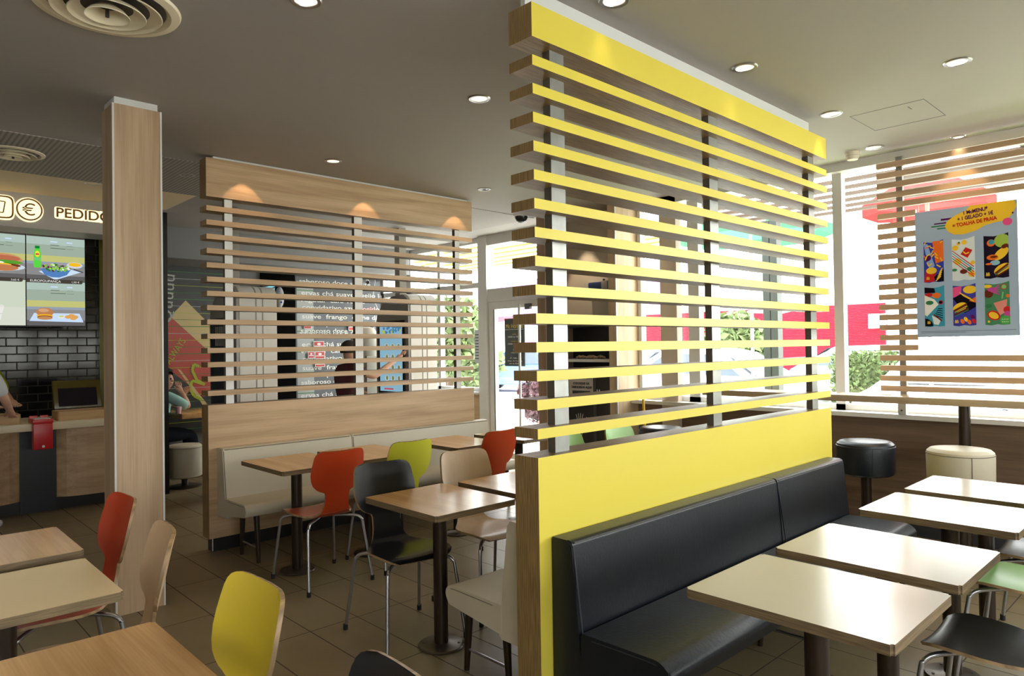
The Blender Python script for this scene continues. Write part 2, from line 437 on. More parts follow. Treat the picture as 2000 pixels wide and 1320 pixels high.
# opening-hours notice on the door glass
hn = boxo('opening_hours_sign', -6.60, -6.235, 6.148, 6.156, 1.25, 1.86, plain('chalkboard_print', (0.03, 0.04, 0.035), 0.4),
          label='dark green opening hours sign on the glass door', cat='sign')
M_gold = plain('gold_print', (0.70, 0.52, 0.06), 0.5); M_wprint = plain('white_print', (0.8, 0.8, 0.78), 0.5)
text_mesh('lettering', 'Mc Horário', M_gold, hn, (-6.57, 6.147, 1.735), (1, 0, 0), (0, 0, 1), 0.055, 0.31)
boxo('rule_line', -6.59, -6.245, 6.1465, 6.148, 1.715, 1.72, M_wprint, hn)
for s, z, m in (('sala', 1.65, M_gold), ('10:00 às 00:00', 1.615, M_wprint), ('mcdrive', 1.56, M_gold), ('10:00 às 02:00', 1.525, M_wprint),
                ('Nas', 1.45, M_wprint), ('vésperas', 1.415, M_wprint), ('6ª, Sáb. e', 1.345, M_wprint), ('vésp. de feriado', 1.31, M_wprint), ('até às 02:00', 1.275, M_wprint)):
    text_mesh('lettering', s, m, hn, (-6.415, 6.147, z), (1, 0, 0), (0, 0, 1), 0.018, min(0.27, 0.017*len(s)), align='C')
ws = boxo('window_sticker', -7.20, -7.075, 6.150, 6.157, 1.28, 1.73, plain('sticker_grey', (0.62, 0.66, 0.66), 0.5), label='pale rounded notice stuck on the window left of the door', cat='sign')
for k in range(9): boxo('printed_line', -7.185, -7.10+0.01*(k % 3), 6.148, 6.150, 1.66-0.04*k, 1.672-0.04*k, M_dkgrey, ws)

# ------------------------------------------------------------------ slatted dividers
def divider(name, label, xf, th, y0, y1, zh0, zh1, zp, posts, mface, medge, mpost, mpostd, slat_h, srec=0.095):
    """xf: front face (towards +x); body extends th towards -x"""
    t = thing(name, label, 'room divider', (xf-th/2, y0, 0))
    inv = Vector((xf-th/2, y0, 0))
    rule = lambda n: 0 if abs(n[0]) > .5 else 1
    def part(nm, x0, x1, a, b, z0, z1, mats, r=rule):
        bm = bmesh.new(); box(bm, x0-inv.x, x1-inv.x, a-inv.y, b-inv.y, z0, z1, rule=r)
        return mob(nm, bm, mats, t)
    part('header_beam', xf-th, xf, y0, y1, zh0, zh1, [mface, medge])
    part('ceiling_strip', xf-th+0.01, xf-srec, y0+0.06, y1-0.04, zh1, CEIL, [M_strip], lambda n: 0)
    zb = 0.10
    part('base_panel', xf-th, xf, y0, y1+ (0.0), zb, zp, [mface, medge])
    part('plinth', xf-th+0.02, xf-0.02, y0+0.03, y1-0.03, 0, zb, [M_black], lambda n: 0)
    part('corner_trim', xf-0.0205, xf-0.0185, y0+0.028, y0+0.034, 0.005, zb, [M_strip], lambda n: 0)
    n = 14; gap = (zh0-zp-n*slat_h)/(n+1)
    for k in range(n):
        z1 = zh0-gap-k*(gap+slat_h)
        part('slat', xf-th, xf, y0, y1, z1-slat_h, z1, [mface, medge])
    for a, b in posts:
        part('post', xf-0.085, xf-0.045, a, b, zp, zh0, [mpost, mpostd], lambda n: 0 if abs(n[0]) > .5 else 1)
    return t
divider('slatted_divider', 'tall bright yellow slatted divider with black bench along its front', -1.90, 0.13, 1.938, 4.71, 2.712, 2.848, 1.066,
        [(2.085, 2.17), (3.31, 3.395), (4.53, 4.615)], M_yellow, M_ply, M_postgrey, M_postdark, 0.0405)
divider('slatted_divider', 'tall light oak slatted divider behind the cream bench', -5.335, 0.13, 1.943, 4.54, 2.66, 2.952, 1.095,
        [(2.094, 2.155), (3.224, 3.302), (4.355, 4.413)], M_oakY, M_ply, M_postwhite, M_postdark, 0.038, srec=0.02)

# ------------------------------------------------------------------ benches
def roundpoly(pts, r, n=4):
    out = []
    m = len(pts)
    for i in range(m):
        p = Vector(pts[i]); a = Vector(pts[i-1]); b = Vector(pts[(i+1) % m]); ri = r[i] if isinstance(r, (list, tuple)) else r
        u = (a-p).normalized(); v = (b-p).normalized(); q0 = p+u*ri; q1 = p+v*ri
        for k in range(n+1):
            s = k/n; out.append(tuple((1-s)**2*q0+2*s*(1-s)*p+s*s*q1))
    return out
def bench(name, label, xw, sgn, ys, ye, seams, mat, mseam, group=None, seat_end=None, top=0.775, group_depth=0.53, bot=0.27, sbot=0.0):
    """upholstered bench against a divider: sgn=+1 faces +x"""
    t = thing(name, label, 'bench', (xw, ys, 0), 0)
    S = sgn
    cuts = [0]+[s-ys for s in seams]+[ye-ys]
    for a, b in zip(cuts, cuts[1:]):
        bm = bmesh.new()
        pr = roundpoly([(0.004*S, bot), (0.165*S, bot), (0.105*S, top), (0.004*S, top)], [0.01, 0.012, 0.022, 0.008], 4)
        extr(bm, pr, a+0.003, b-0.003)
        ends = [e for e in bm.edges if abs(e.verts[0].co.y-e.verts[1].co.y) < 1e-6]
        bmesh.ops.bevel(bm, geom=ends, offset=0.012, segments=3, affect='EDGES', clamp_overlap=True)
        bk = mob('backrest', bm, mat, t, smooth=True)
        bm = bmesh.new()
        tube(bm, [((0.106)*S, a+0.02, top-0.010), (0.106*S, b-0.02, top-0.010)], 0.0035, 6)
        tube(bm, [(0.107*S, a+0.012, top-0.02), (0.164*S, a+0.012, 0.29)], 0.0035, 6)
        mob('piping', bm, mseam, bk)
    se = (seat_end or ye)-ys
    bm = bmesh.new()
    pr = roundpoly([(0.150*S, 0.29-sbot), (0.50*S, 0.33-sbot), (group_depth*S, 0.375), (0.505*S, 0.42), (0.150*S, 0.415)], [0.01, 0.012, 0.025, 0.03, 0.01], 5)
    extr(bm, pr, 0.0, se)
    ends = [e for e in bm.edges if abs(e.verts[0].co.y-e.verts[1].co.y) < 1e-6]
    bmesh.ops.bevel(bm, geom=ends, offset=0.022, segments=4, affect='EDGES', clamp_overlap=True)
    seat = mob('seat', bm, mat, t, smooth=True)
    bm = bmesh.new()
    tube(bm, smoothpath([(0.20*S, 0.001, 0.400), (0.36*S, -0.001, 0.404), (0.48*S, 0.001, 0.404), (0.515*S, 0.006, 0.392)], 5), 0.0022, 6)
    mob('seam', bm, mseam, seat)
    ny = max(2, int(round((se)/1.15))+1)
    for i in range(ny):
        y = 0.10+(se-0.2)*i/(ny-1)
        for xx, fx in ((0.23, 0.21), (0.47, 0.50)):
            bm = bmesh.new()
            tube(bm, [(xx*S, y, 0.335), (fx*S, y, 0.0)], 0.022, 10, r_end=0.013)
            mob('leg', bm, M_pole, t, smooth=True)
        bm = bmesh.new(); tube(bm, [(0.22*S, y, 0.10), (0.48*S, y, 0.10)], 0.006, 6)
        mob('stretcher', bm, M_chrome, t)
    return t
bench('upholstered_bench', 'cream upholstered bench along the light oak slatted divider', -5.335, 1, 2.0, 4.63, [3.087], M_cream, M_seam, 'cream benches')
bench('upholstered_bench', 'cream upholstered bench on the shaded rear side of the yellow divider', -2.03, -1, 1.985, 4.60, [3.2], M_cream, M_seam)
bench('upholstered_bench', 'long black leatherette bench in front of the yellow divider', -1.90, 1, 2.0, 4.62, [3.695-0.0], M_blkleather, M_seamblk, None, 4.55, top=0.752, group_depth=0.555, bot=0.11, sbot=0.05)

# ------------------------------------------------------------------ wood clad column
col = thing('wood_clad_column', 'square floor to ceiling column clad in vertical light oak', 'column', (-4.56, 1.23, 0))
bm = bmesh.new(); box(bm, -0.115, 0.115, -0.13, 0.13, 0, 2.93); mob('cladding', bm, M_oakZ, col)
for x, y in ((0.113, -0.128), (0.113, 0.128)):
    boxo('corner_trim', x-0.004, x+0.005, y-0.005, y+0.005, 0, 2.93, M_strip, col)
boxo('ceiling_strip', -0.10, 0.110, -0.120, 0.112, 2.93, CEIL, M_strip, col)

# ------------------------------------------------------------------ tables
def table(cx, cy, label, top, edge, rz=0.0, sx=0.6, sy=0.5, h=0.74, group=None, base=True):
    t = thing('pedestal_table', label, 'table', (cx, cy, 0), rz, group)
    bm = bmesh.new()
    box(bm, -sx/2, sx/2, -sy/2, sy/2, h-0.029, h, rule=lambda n: 0 if n[2] > .5 else 1)
    ve = [e for e in bm.edges if abs(e.verts[0].co.z-e.verts[1].co.z) > 0.01]
    bmesh.ops.bevel(bm, geom=ve, offset=0.009, segments=3, affect='EDGES')
    for f in bm.faces: f.material_index = 0 if f.normal.z > .5 else 1
    mob('tabletop', bm, [top, edge], t)
    bm = bmesh.new(); cyl(bm, (0, 0), 0.036, 0.012, h-0.035, 24); mob('pedestal', bm, M_pole, t, smooth=True)
    bm = bmesh.new(); lathe(bm, [(0.0001, 0.0), (0.115, 0.0), (0.117, 0.006), (0.112, 0.012), (0.05, 0.016), (0.04, 0.02), (0.0001, 0.02)], n=40, cap=False)
    fb = mob('base_plate', bm, M_base, t, smooth=True)
    bm = bmesh.new()
    for k in range(4): cyl(bm, (0.088*math.cos(PI/4+k*PI/2), 0.088*math.sin(PI/4+k*PI/2)), 0.006, 0.012, 0.0175, 8)
    mob('bolt', bm, M_dkgrey, fb)
    bm = bmesh.new(); box(bm, -0.12, 0.12, -0.03, 0.03, h-0.036, h-0.0285); box(bm, -0.03, 0.03, -0.12, 0.12, h-0.036, h-0.0285)
    mob('bracket', bm, M_dkgrey, t)
    return t
table(-0.92, 2.138, 'white topped table nearest the camera on the right, before the black bench', M_whitelam, M_plytab)
table(-0.92, 2.738, 'white topped table second from the camera by the black bench', M_whitelam, M_plytab)
table(-0.93, 3.57, 'white topped table third from the camera by the black bench', M_whitelam, M_plytab)
table(-0.93, 4.18, 'white topped table farthest from the camera by the black bench, near the white stool', M_whitelam, M_plytab)
table(-2.825, 2.165, 'oak topped table between the black chair and the cream seat of the yellow divider', M_tableoak, M_plytab)
table(-2.79, 2.745, 'oak topped table before the natural wood chair, its right end behind the yellow divider', M_tableoak, M_plytab)
table(-4.47, 2.21, 'oak topped table between the cream bench and the red chair seen from behind', M_tableoak, M_plytab, sx=0.64)
table(-4.47, 2.78, 'oak topped table between the cream bench and the lime yellow chair', M_tableoak, M_plytab, sx=0.64)
table(-4.42, 3.57, 'oak topped table at the far half of the cream bench, before the far red chair', M_tableoak, M_plytab, sx=0.62)
table(-4.35, 4.20, 'oak topped table at the far end of the cream bench, near the door', M_tableoak, M_plytab, sx=0.62)
table(-1.87, 0.345, 'warm oak topped table in the lower left foreground, nearest the yellow chair', M_tableoak, M_plytab, sx=0.545, sy=0.56)
table(-2.73, 0.355, 'cream topped table in the left foreground between two oak topped tables', M_warmlitlam, M_plytab, sx=0.51, sy=0.56)
table(-3.36, 0.38, 'oak topped table at the left edge, behind the cream topped one', M_tableoak, M_plytab, sx=0.51, sy=0.56)
table(-2.78, 3.75, 'oak topped table at the nearer green chair behind the yellow divider', M_tableoak, M_plytab)
table(-2.78, 4.33, 'oak topped table at the farther green chair behind the yellow divider', M_tableoak, M_plytab)

# ------------------------------------------------------------------ chairs
PROF = [(0.205, 0.428, 0.135), (0.198, 0.436, 0.165), (0.18, 0.442, 0.185), (0.14, 0.445, 0.197), (0.08, 0.443, 0.20), (0.02, 0.439, 0.197),
        (-0.04, 0.436, 0.185), (-0.09, 0.436, 0.165), (-0.125, 0.440, 0.14), (-0.152, 0.450, 0.118), (-0.172, 0.468, 0.103), (-0.185, 0.492, 0.094),
        (-0.194, 0.52, 0.089), (-0.201, 0.55, 0.089), (-0.207, 0.582, 0.090), (-0.2095, 0.599, 0.098), (-0.2115, 0.607, 0.120), (-0.213, 0.615, 0.142),
        (-0.2155, 0.628, 0.163), (-0.2195, 0.646, 0.182), (-0.226, 0.672, 0.195), (-0.236, 0.71, 0.203), (-0.246, 0.755, 0.201), (-0.254, 0.79, 0.196),
        (-0.261, 0.820, 0.191), (-0.266, 0.840, 0.183), (-0.2695, 0.853, 0.171), (-0.2715, 0.861, 0.153), (-0.273, 0.866, 0.122)]
SPLIT = 10
def shell_bm(i0, i1):
    n = 15; th = 0.0058
    def P(i, j):
        y, z, w = PROF[i]; u = -1+2*j/(n-1); x = w*u
        # direction across the sheet (towards the sitter)
        a = PROF[max(i-1, 0)]; b = PROF[min(i+1, len(PROF)-1)]
        d = Vector((0, b[0]-a[0], b[1]-a[1])).normalized(); nrm = Vector((0, d.z, -d.y))
        if nrm.z < 0 and i < SPLIT: nrm = -nrm
        if i >= SPLIT and nrm.y < 0: nrm = -nrm
        t = max(0, min(1, (i-8)/7))
        k = 0.35*(1-t)+0.80*t
        return Vector((x*(1-0.10*t*abs(u)**2), y, z))+nrm*(k*x*x)
    G = [[P(i, j) for j in range(n)] for i in range(i0, i1+1)]
    R = len(G); bm = bmesh.new()
    def N(r, j):
        a = G[min(r+1, R-1)][j]-G[max(r-1, 0)][j]; b = G[r][min(j+1, n-1)]-G[r][max(j-1, 0)]
        return a.cross(b).normalized()
    T = [[bm.verts.new(G[r][j]+N(r, j)*th) for j in range(n)] for r in range(R)]
    B = [[bm.verts.new(G[r][j]-N(r, j)*th) for j in range(n)] for r in range(R)]
    for r in range(R-1):
        for j in range(n-1):
            bm.faces.new((T[r][j], T[r+1][j], T[r+1][j+1], T[r][j+1])).material_index = 0
            bm.faces.new((B[r][j], B[r][j+1], B[r+1][j+1], B[r+1][j])).material_index = 0
        for j in (0, n-1):
            bm.faces.new((T[r][j], B[r][j], B[r+1][j], T[r+1][j])).material_index = 1
    for r in (0, R-1):
        for j in range(n-1): bm.faces.new((T[r][j], T[r][j+1], B[r][j+1], B[r][j])).material_index = 1
    return bm
def make_chair(label, mat, loc, rz, group=None):
    t = thing('plywood_chair', label, 'chair', (*loc, 0), rz, group)
    mob('seat', shell_bm(0, SPLIT), [mat, M_cedge], t, smooth=True)
    mob('backrest', shell_bm(SPLIT, len(PROF)-1), [mat, M_cedge], t, smooth=True)
    for sx in (-1, 1):
        for sy in (-1, 1):
            bm = bmesh.new()
            yy = 0.165 if sy > 0 else -0.155
            pts = smoothpath([(sx*0.05, yy*0.35, 0.418), (sx*0.11, yy*0.72, 0.418), (sx*0.165, yy*1.02, 0.412), (sx*0.186, yy*1.15, 0.392), (sx*0.194, yy*1.21, 0.35), (sx*0.222, sy*0.245, 0.022)], 6)
            tube(bm, pts, 0.0095, 10)
            lg = mob('leg', bm, M_chrome, t, smooth=True)
            bm = bmesh.new(); cyl(bm, (sx*0.2235, sy*0.2465), 0.0125, 0, 0.03, 12); mob('foot_cap', bm, M_rubber, lg)
    bm = bmesh.new(); cyl(bm, (0, 0), 0.075, 0.424, 0.432, 20); mob('mounting_plate', bm, M_dkgrey, t)
    return t
def chair(proto, label, mat, loc, rz, group=None):
    """copy of the first chair with its own colour"""
    c = copy_tree(proto); c['label'] = label; c.location = (*loc, 0); c.rotation_euler = (0, 0, rz)
    if group: c['group'] = group
    for ch in c.children:
        if ch.name.startswith(('seat', 'backrest')):
            if mat != proto_mat:
                ch.data = ch.data.copy(); ch.data.materials[0] = mat
    return c
proto_mat = M_cred
D = math.radians
G1 = 'moulded plywood chairs'
ch0 = make_chair('red plywood chair seen from behind, facing the cream bench', M_cred, (-4.19, 2.245), D(90), G1)
chair(ch0, 'far red plywood chair by the door end of the cream bench', M_cred, (-4.17, 3.60), D(92), G1)
chair(ch0, 'lime yellow plywood chair seen from behind, beyond the near red chair', M_clime, (-4.20, 2.80), D(90), G1)
chair(ch0, 'black plywood chair pushed under the oak table in the centre', M_cblk, (-3.08, 2.12), D(-97), G1)
chair(ch0, 'natural beech plywood chair beyond the black chair in the centre', M_cnat, (-3.08, 2.71), D(-96), G1)
chair(ch0, 'bright yellow plywood chair in the foreground with rounded back', M_cyel, (-1.87, 0.56), D(181), G1)
chair(ch0, 'red plywood chair in front of the oak column, at the cream topped table', M_cred, (-3.41, 0.63), D(182), G1)
chair(ch0, 'natural beech plywood chair seen edge on beside the oak column', M_cnat, (-2.735, 0.58), D(172), G1)
chair(ch0, 'black plywood chair cut off by the bottom edge of the picture', M_cblk, (-1.17, 0.53), D(175), G1)
chair(ch0, 'light green plywood chair seen through the yellow slats near the first post', M_cgreen, (-3.17, 3.75), D(-92), G1)
chair(ch0, 'light green plywood chair seen through the yellow slats before the bin cabinet', M_cgreen, (-3.13, 4.33), D(-90), G1)
chair(ch0, 'black plywood chair in the lower right corner at the nearest white tables', M_cblk, (-0.60, 2.88), D(90), G1)
chair(ch0, 'light green plywood chair on the right at the third white table', M_cgreen, (-0.655, 3.71), D(90), G1)
chair(ch0, 'black plywood chair on the right beyond the green one', M_cblk, (-0.68, 4.25), D(90), G1)

# ------------------------------------------------------------------ stools, high table
def stool(label, mat, x, y, seat_z, r, hh, mstem=M_pole, group=None):
    t = thing('drum_stool', label, 'stool', (x, y, 0), 0, group)
    bm = bmesh.new()
    z0 = seat_z-hh
    lathe(bm, [(0.001, z0), (r-0.02, z0), (r-0.004, z0+0.012), (r, z0+0.03), (r+0.002, seat_z-0.05), (r-0.002, seat_z-0.02), (r-0.02, seat_z-0.004), (r-0.05, seat_z), (0.001, seat_z+0.002)], n=48, cap=False)
    s = mob('seat', bm, mat, t, smooth=True)
    bm = bmesh.new()
    n = 48; pts = [((r+0.002)*math.cos(2*PI*i/n), (r+0.002)*math.sin(2*PI*i/n), seat_z-0.035) for i in range(n+1)]
    tube(bm, pts, 0.0025, 6); tube(bm, [((r+0.003)*math.cos(-1.0), (r+0.003)*math.sin(-1.0), z0+0.02), ((r+0.003)*math.cos(-1.0), (r+0.003)*math.sin(-1.0), seat_z-0.035)], 0.0018, 6)
    mob('seam', bm, M_seamblk if mat == M_blkleather else M_seam, s)
    bm = bmesh.new(); cyl(bm, (0, 0), 0.035, 0.012, z0+0.005, 20); mob('stem', bm, mstem, t, smooth=True)
    bm = bmesh.new(); lathe(bm, [(0.001, 0), (0.17, 0), (0.172, 0.006), (0.165, 0.012), (0.001, 0.016)], n=36, cap=False); mob('base_plate', bm, M_base, t, smooth=True)
    return t
stool('black leatherette drum stool at the window counter, beside the black bench end', M_blkleather, -1.87, 5.21, 0.80, 0.186, 0.235)
stool('cream leatherette drum stool at the window counter on the right', M_cream, -1.292, 5.218, 0.80, 0.19, 0.245)
stool('black leatherette drum stool seen through the yellow slats', M_blkleather, -3.45, 5.02, 0.80, 0.186, 0.235)
stool('low cream drum stool on the far left behind the oak column', M_cream, -8.15, 2.71, 0.47, 0.18, 0.36)

t = thing('window_counter', 'long narrow high counter along the right hand window', 'table', (-0.4, 5.58, 0))
boxo('countertop', -2.9, 2.6, -0.15, 0.14, 1.052, 1.10, [wood('counter_oak', (0.55, 0.42, 0.28), (0.42, 0.31, 0.2), 0, rough=0.18)][0], t, bev=0.004)
for x in (-2.86, -0.95, 1.0):
    bm = bmesh.new(); cyl(bm, (x, 0), 0.036, 0.012, 1.053, 20); mob('leg', bm, M_pole, t, smooth=True)
    bm = bmesh.new(); cyl(bm, (x, 0), 0.13, 0, 0.013, 30); mob('base_plate', bm, M_base, t)

# ------------------------------------------------------------------ window lattice
t = thing('window_lattice', 'horizontal oak slat screen standing inside the right hand window', 'screen', (-1.8, 5.85, 0.9))
for k in range(23):
    z1 = 2.882-0.0785*k-0.9; full = k < 5 or k > 18
    boxo('slat', -0.17, 4.1 if full else 0.10, -0.02, 0.015, z1-0.042, z1, M_lattice, t)
for x in (-0.022, 2.1):
    boxo('post', x-0.02, x+0.025, 0.015, 0.045, 0.042, 2.02, plain('lattice_post', (0.30, 0.29, 0.26), 0.4, metal=0.3), t)
    p = boxo('foot_bracket', x-0.026, x+0.031, -0.03, 0.014, 0.036, 0.13, M_alu, t, bev=0.004)
    bm = bmesh.new(); cyl(bm, (0, 0), 0.007, -0.002, 0.004, 10)
    bmesh.ops.rotate(bm, verts=bm.verts, cent=(0, 0, 0), matrix=Matrix.Rotation(PI/2, 3, 'X')); bmesh.ops.translate(bm, verts=bm.verts, vec=(x+0.002, -0.032, 0.07))
    mob('screw', bm, M_dkgrey, p)

# ------------------------------------------------------------------ ceiling fixtures
M_lamp = emis('lamp_glow', (1.0, 0.84, 0.62), 1.6)
M_lampoff = plain('lamp_dark', (0.02, 0.02, 0.02), 0.2)
M_reflector = plain('lamp_reflector', (0.75, 0.68, 0.5), 0.2, metal=0.8)
def downlight(x, y, label, on=True, r=0.062, power=7):
    t = thing('recessed_downlight', label, 'ceiling light', (x, y, CEIL), 0, 'recessed downlights')
    bm = bmesh.new()
    lathe(bm, [(r-0.016, -0.001), (r-0.014, -0.006), (r, -0.007), (r+0.006, -0.001)], n=32, cap=False)
    mob('ring', bm, M_chrome, t, smooth=True)
    bm = bmesh.new(); lathe(bm, [(r-0.015, -0.003), (r-0.020, -0.0005), (0.001, -0.0004)], n=28, cap=False)
    mob('lamp', bm, M_lamp if on else M_lampoff, t, smooth=True)
    if on and power:
        L = bpy.data.lights.new('downlight_beam', 'SPOT'); L.energy = power; L.color = (1.0, 0.80, 0.56)
        L.spot_size = math.radians(70); L.spot_blend = 0.8; L.shadow_soft_size = 0.03
        lo = bpy.data.objects.new('downlight_beam', L); lo.location = (0, 0, -0.03); COL.objects.link(lo); lo.parent = t
    return t
downlight(-4.886, 2.75, 'lit downlight in the grey ceiling just above the oak header')
downlight(-3.10, 2.71, 'lit downlight in the ceiling left of the yellow header')
downlight(-1.83, 2.37, 'lit downlight at the top edge of the picture, right of the yellow header', power=2)
downlight(-1.815, 3.467, 'lit downlight above the middle of the yellow header', power=2)
downlight(-1.025, 4.256, 'lit downlight farthest right in the ceiling, clear of the access hatch')
downlight(-1.815, 4.598, 'lit downlight between the yellow header end and the access hatch')
downlight(-1.913, 5.636, 'lit downlight close to the smoke detector and the window')
downlight(-1.408, 5.826, 'downlight in the ceiling above the slat screen', r=0.05)
downlight(-4.861, 4.297, 'dark unlit downlight beyond the end of the oak header', on=False)
downlight(-2.70, 1.40, 'lit downlight cut by the top edge near the picture centre')
downlight(-6.859, 1.536, 'lit downlight in the glow tinted ceiling above the glowing sign')
downlight(-6.05, 2.05, 'downlight in the slotted ceiling behind the oak column', power=10)
downlight(-3.1, 0.4, 'downlight above the cream topped table', power=34)
downlight(-4.4, 0.2, 'downlight over the left passage', power=10)
downlight(-8.3, 1.2, 'downlight behind the sign over the counter', power=14)
downlight(-8.2, 3.6, 'downlight above the kiosk with the dim screen', power=40)
downlight(-8.2, 5.0, 'downlight above the kiosk with the blue screen', power=40)
downlight(-6.3, 3.4, 'unseen downlight added to light the kiosk sides, behind the oak slats', power=30)  # this and the next added out of view to brighten the kiosks
downlight(-6.3, 5.0, 'unseen downlight added to light the window side kiosk, behind the oak slats', power=30)
for y in (2.22, 3.30, 4.32):
    L = bpy.data.lights.new('header_spot', 'SPOT'); L.energy = 7; L.color = (1.0, 0.62, 0.34); L.spot_size = math.radians(74); L.spot_blend = 0.22; L.shadow_soft_size = 0.008
    lo = bpy.data.objects.new('header_spot', L); lo.location = (-5.205, y, CEIL-0.004); COL.objects.link(lo)
for loc in ((-1.40, 5.70, CEIL-0.005),):
    L = bpy.data.lights.new('lattice_spot', 'SPOT'); L.energy = 12; L.color = (1.0, 0.66, 0.36); L.spot_size = math.radians(70); L.spot_blend = 0.4; L.shadow_soft_size = 0.01
    lo = bpy.data.objects.new('lattice_spot', L); lo.location = loc; COL.objects.link(lo)

M_vent = plain('vent_cream', (0.86, 0.78, 0.58), 0.45)
def vent(x, y, R, label):
    t = thing('ceiling_diffuser', label, 'air vent', (x, y, CEIL))
    bm = bmesh.new(); lathe(bm, [(R*0.80, -0.002), (R*0.86, -0.018), (R*0.98, -0.012), (R, -0.001)], n=56, cap=False); mob('outer_ring', bm, M_vent, t, smooth=True)
    for k, (r1, dz) in enumerate(((0.74, 0.028), (0.52, 0.038), (0.30, 0.045))):
        bm = bmesh.new(); lathe(bm, [(R*(r1-0.17), -0.004), (R*(r1-0.06), -dz*0.55), (R*r1, -dz), (R*r1*0.985, -dz-0.003), (R*(r1-0.07), -dz*0.6-0.003), (R*(r1-0.175), -0.006)], n=48, cap=False)
        mob('cone', bm, M_vent, t, smooth=True)
    bm = bmesh.new(); lathe(bm, [(R*0.79, -0.0015), (0.001, -0.0015)], n=40, cap=False); mob('throat', bm, M_dkgrey, t)
    bm = bmesh.new(); cyl(bm, (0, 0), 0.008, -0.05, 0, 10); mob('bolt', bm, M_dkgrey, t)
    return t
vent(-3.30, 0.80, 0.285, 'large round cream air diffuser at the top left')
vent(-6.16, 0.875, 0.20, 'small round air diffuser in the slotted ceiling at the left edge')

t = thing('smoke_detector', 'cream smoke detector on the ceiling by the right hand window', 'smoke detector', (-2.08, 5.655, CEIL))
bm = bmesh.new(); lathe(bm, [(0.001, 0), (0.052, 0), (0.052, -0.012), (0.048, -0.020), (0.046, -0.042), (0.038, -0.060), (0.001, -0.066)], n=30, cap=False); mob('body', bm, plain('detector_cream', (0.72, 0.66, 0.52), 0.5), t, smooth=True)
bm = bmesh.new()
for k in range(2): lathe(bm, [(0.0465-k*0.003, -0.028-0.007*k), (0.0475-k*0.003, -0.030-0.007*k), (0.046-k*0.004, -0.032-0.007*k)], n=30, cap=False)
mob('slot', bm, M_dkgrey, t)
t = thing('dome_camera', 'black dome camera under the slotted ceiling beside the yellow slats', 'security camera', (-5.52, 5.42, CEIL))
bm = bmesh.new(); lathe(bm, [(0.001, 0), (0.085, 0), (0.085, -0.02), (0.075, -0.03)], n=30, cap=False); mob('base', bm, M_white, t, smooth=True)
bm = bmesh.new(); lathe(bm, [(0.072, -0.025), (0.070, -0.05), (0.055, -0.08), (0.03, -0.097), (0.001, -0.102)], n=30, cap=False); mob('dome', bm, plain('camera_dome', (0.02, 0.02, 0.022), 0.08), t, smooth=True)
# access hatch
bm = bmesh.new()
for a in ((-1.76, -1.325, 4.75, 4.753), (-1.76, -1.325, 5.20, 5.203), (-1.76, -1.757, 4.75, 5.20), (-1.328, -1.325, 4.75, 5.20), (-1.44, -1.435, 4.83, 4.90)):
    box(bm, a[0], a[1], a[2], a[3], CEIL-0.0015, CEIL+0.001)
mob('trim_7', bm, M_dkgrey, kind='structure')

# ------------------------------------------------------------------ sign over the counter
sign = thing('order_sign', 'white band with glowing gold letters and round euro emblem over the counter', 'sign', (-7.85, 0, 2.65))
boxo('panel', -0.19, 0.19, -3.4, 2.15, 0, 0.318, plain('sign_white', (0.55, 0.53, 0.50), 0.45), sign)
M_halo = emis('halo_glow', (1.0, 0.78, 0.40), 2.0)
M_letter = plain('bronze_letter', (0.30, 0.17, 0.06), 0.35, metal=0.5)
def ringbm(cu, cv, r, wd, x0, x1, n=40, roundsq=False):
    bm = bmesh.new(); A = []
    for i in range(n):
        a = 2*PI*i/n
        c, s = math.cos(a), math.sin(a)
        if roundsq:
            k = (abs(c)**5+abs(s)**5)**(-1/5)
        else: k = 1
        A.append([bm.verts.new((x, cu+(r+d)*k*c, cv+(r+d)*k*s)) for x, d in ((x0, -wd/2), (x0, wd/2), (x1, wd/2), (x1, -wd/2))])
    for i in range(n):
        P, Q = A[i], A[(i+1) % n]
        for j in range(4): bm.faces.new((P[j], P[(j+1) % 4], Q[(j+1) % 4], Q[j]))
    return bm
def sx_(mesh_obj, x): pass
zc = 2.815-2.65
for nm, cu, rs in (('euro_ring', 1.205, False), ('cup_ring', 0.985, True)):
    mob(nm, ringbm(cu, zc, 0.095, 0.012, 0.205, 0.225, roundsq=rs), M_letter, sign)
    mob('halo', ringbm(cu, zc, 0.095, 0.034, 0.192, 0.196, roundsq=rs), M_halo, sign)
text_mesh('euro_mark', '€', M_letter, sign, (0.205, 1.150, zc-0.052), (0, 1, 0), (0, 0, 1), 0.105, 0.10, depth=0.008)
bm = bmesh.new()
for k in range(10): pass
lathe_pts = ell(1.205, zc, 0.078, 0.078, n=32)
flatshapes('halo', [(M_halo, lathe_pts)], (0.192, 0, 0), (0, 1, 0), (0, 0, 1), sign)
flatshapes('halo', [(M_halo, rect(0.91, 1.06, zc-0.075, zc+0.075))], (0.192, 0, 0), (0, 1, 0), (0, 0, 1), sign)
flatshapes('cup_mark', [(M_letter, p) for p in stroke([(0.945, zc+0.05), (0.96, zc-0.05), (1.01, zc-0.05), (1.025, zc+0.05), (0.945, zc+0.05)], 0.01)], (0.21, 0, 0), (0, 1, 0), (0, 0, 1), sign)
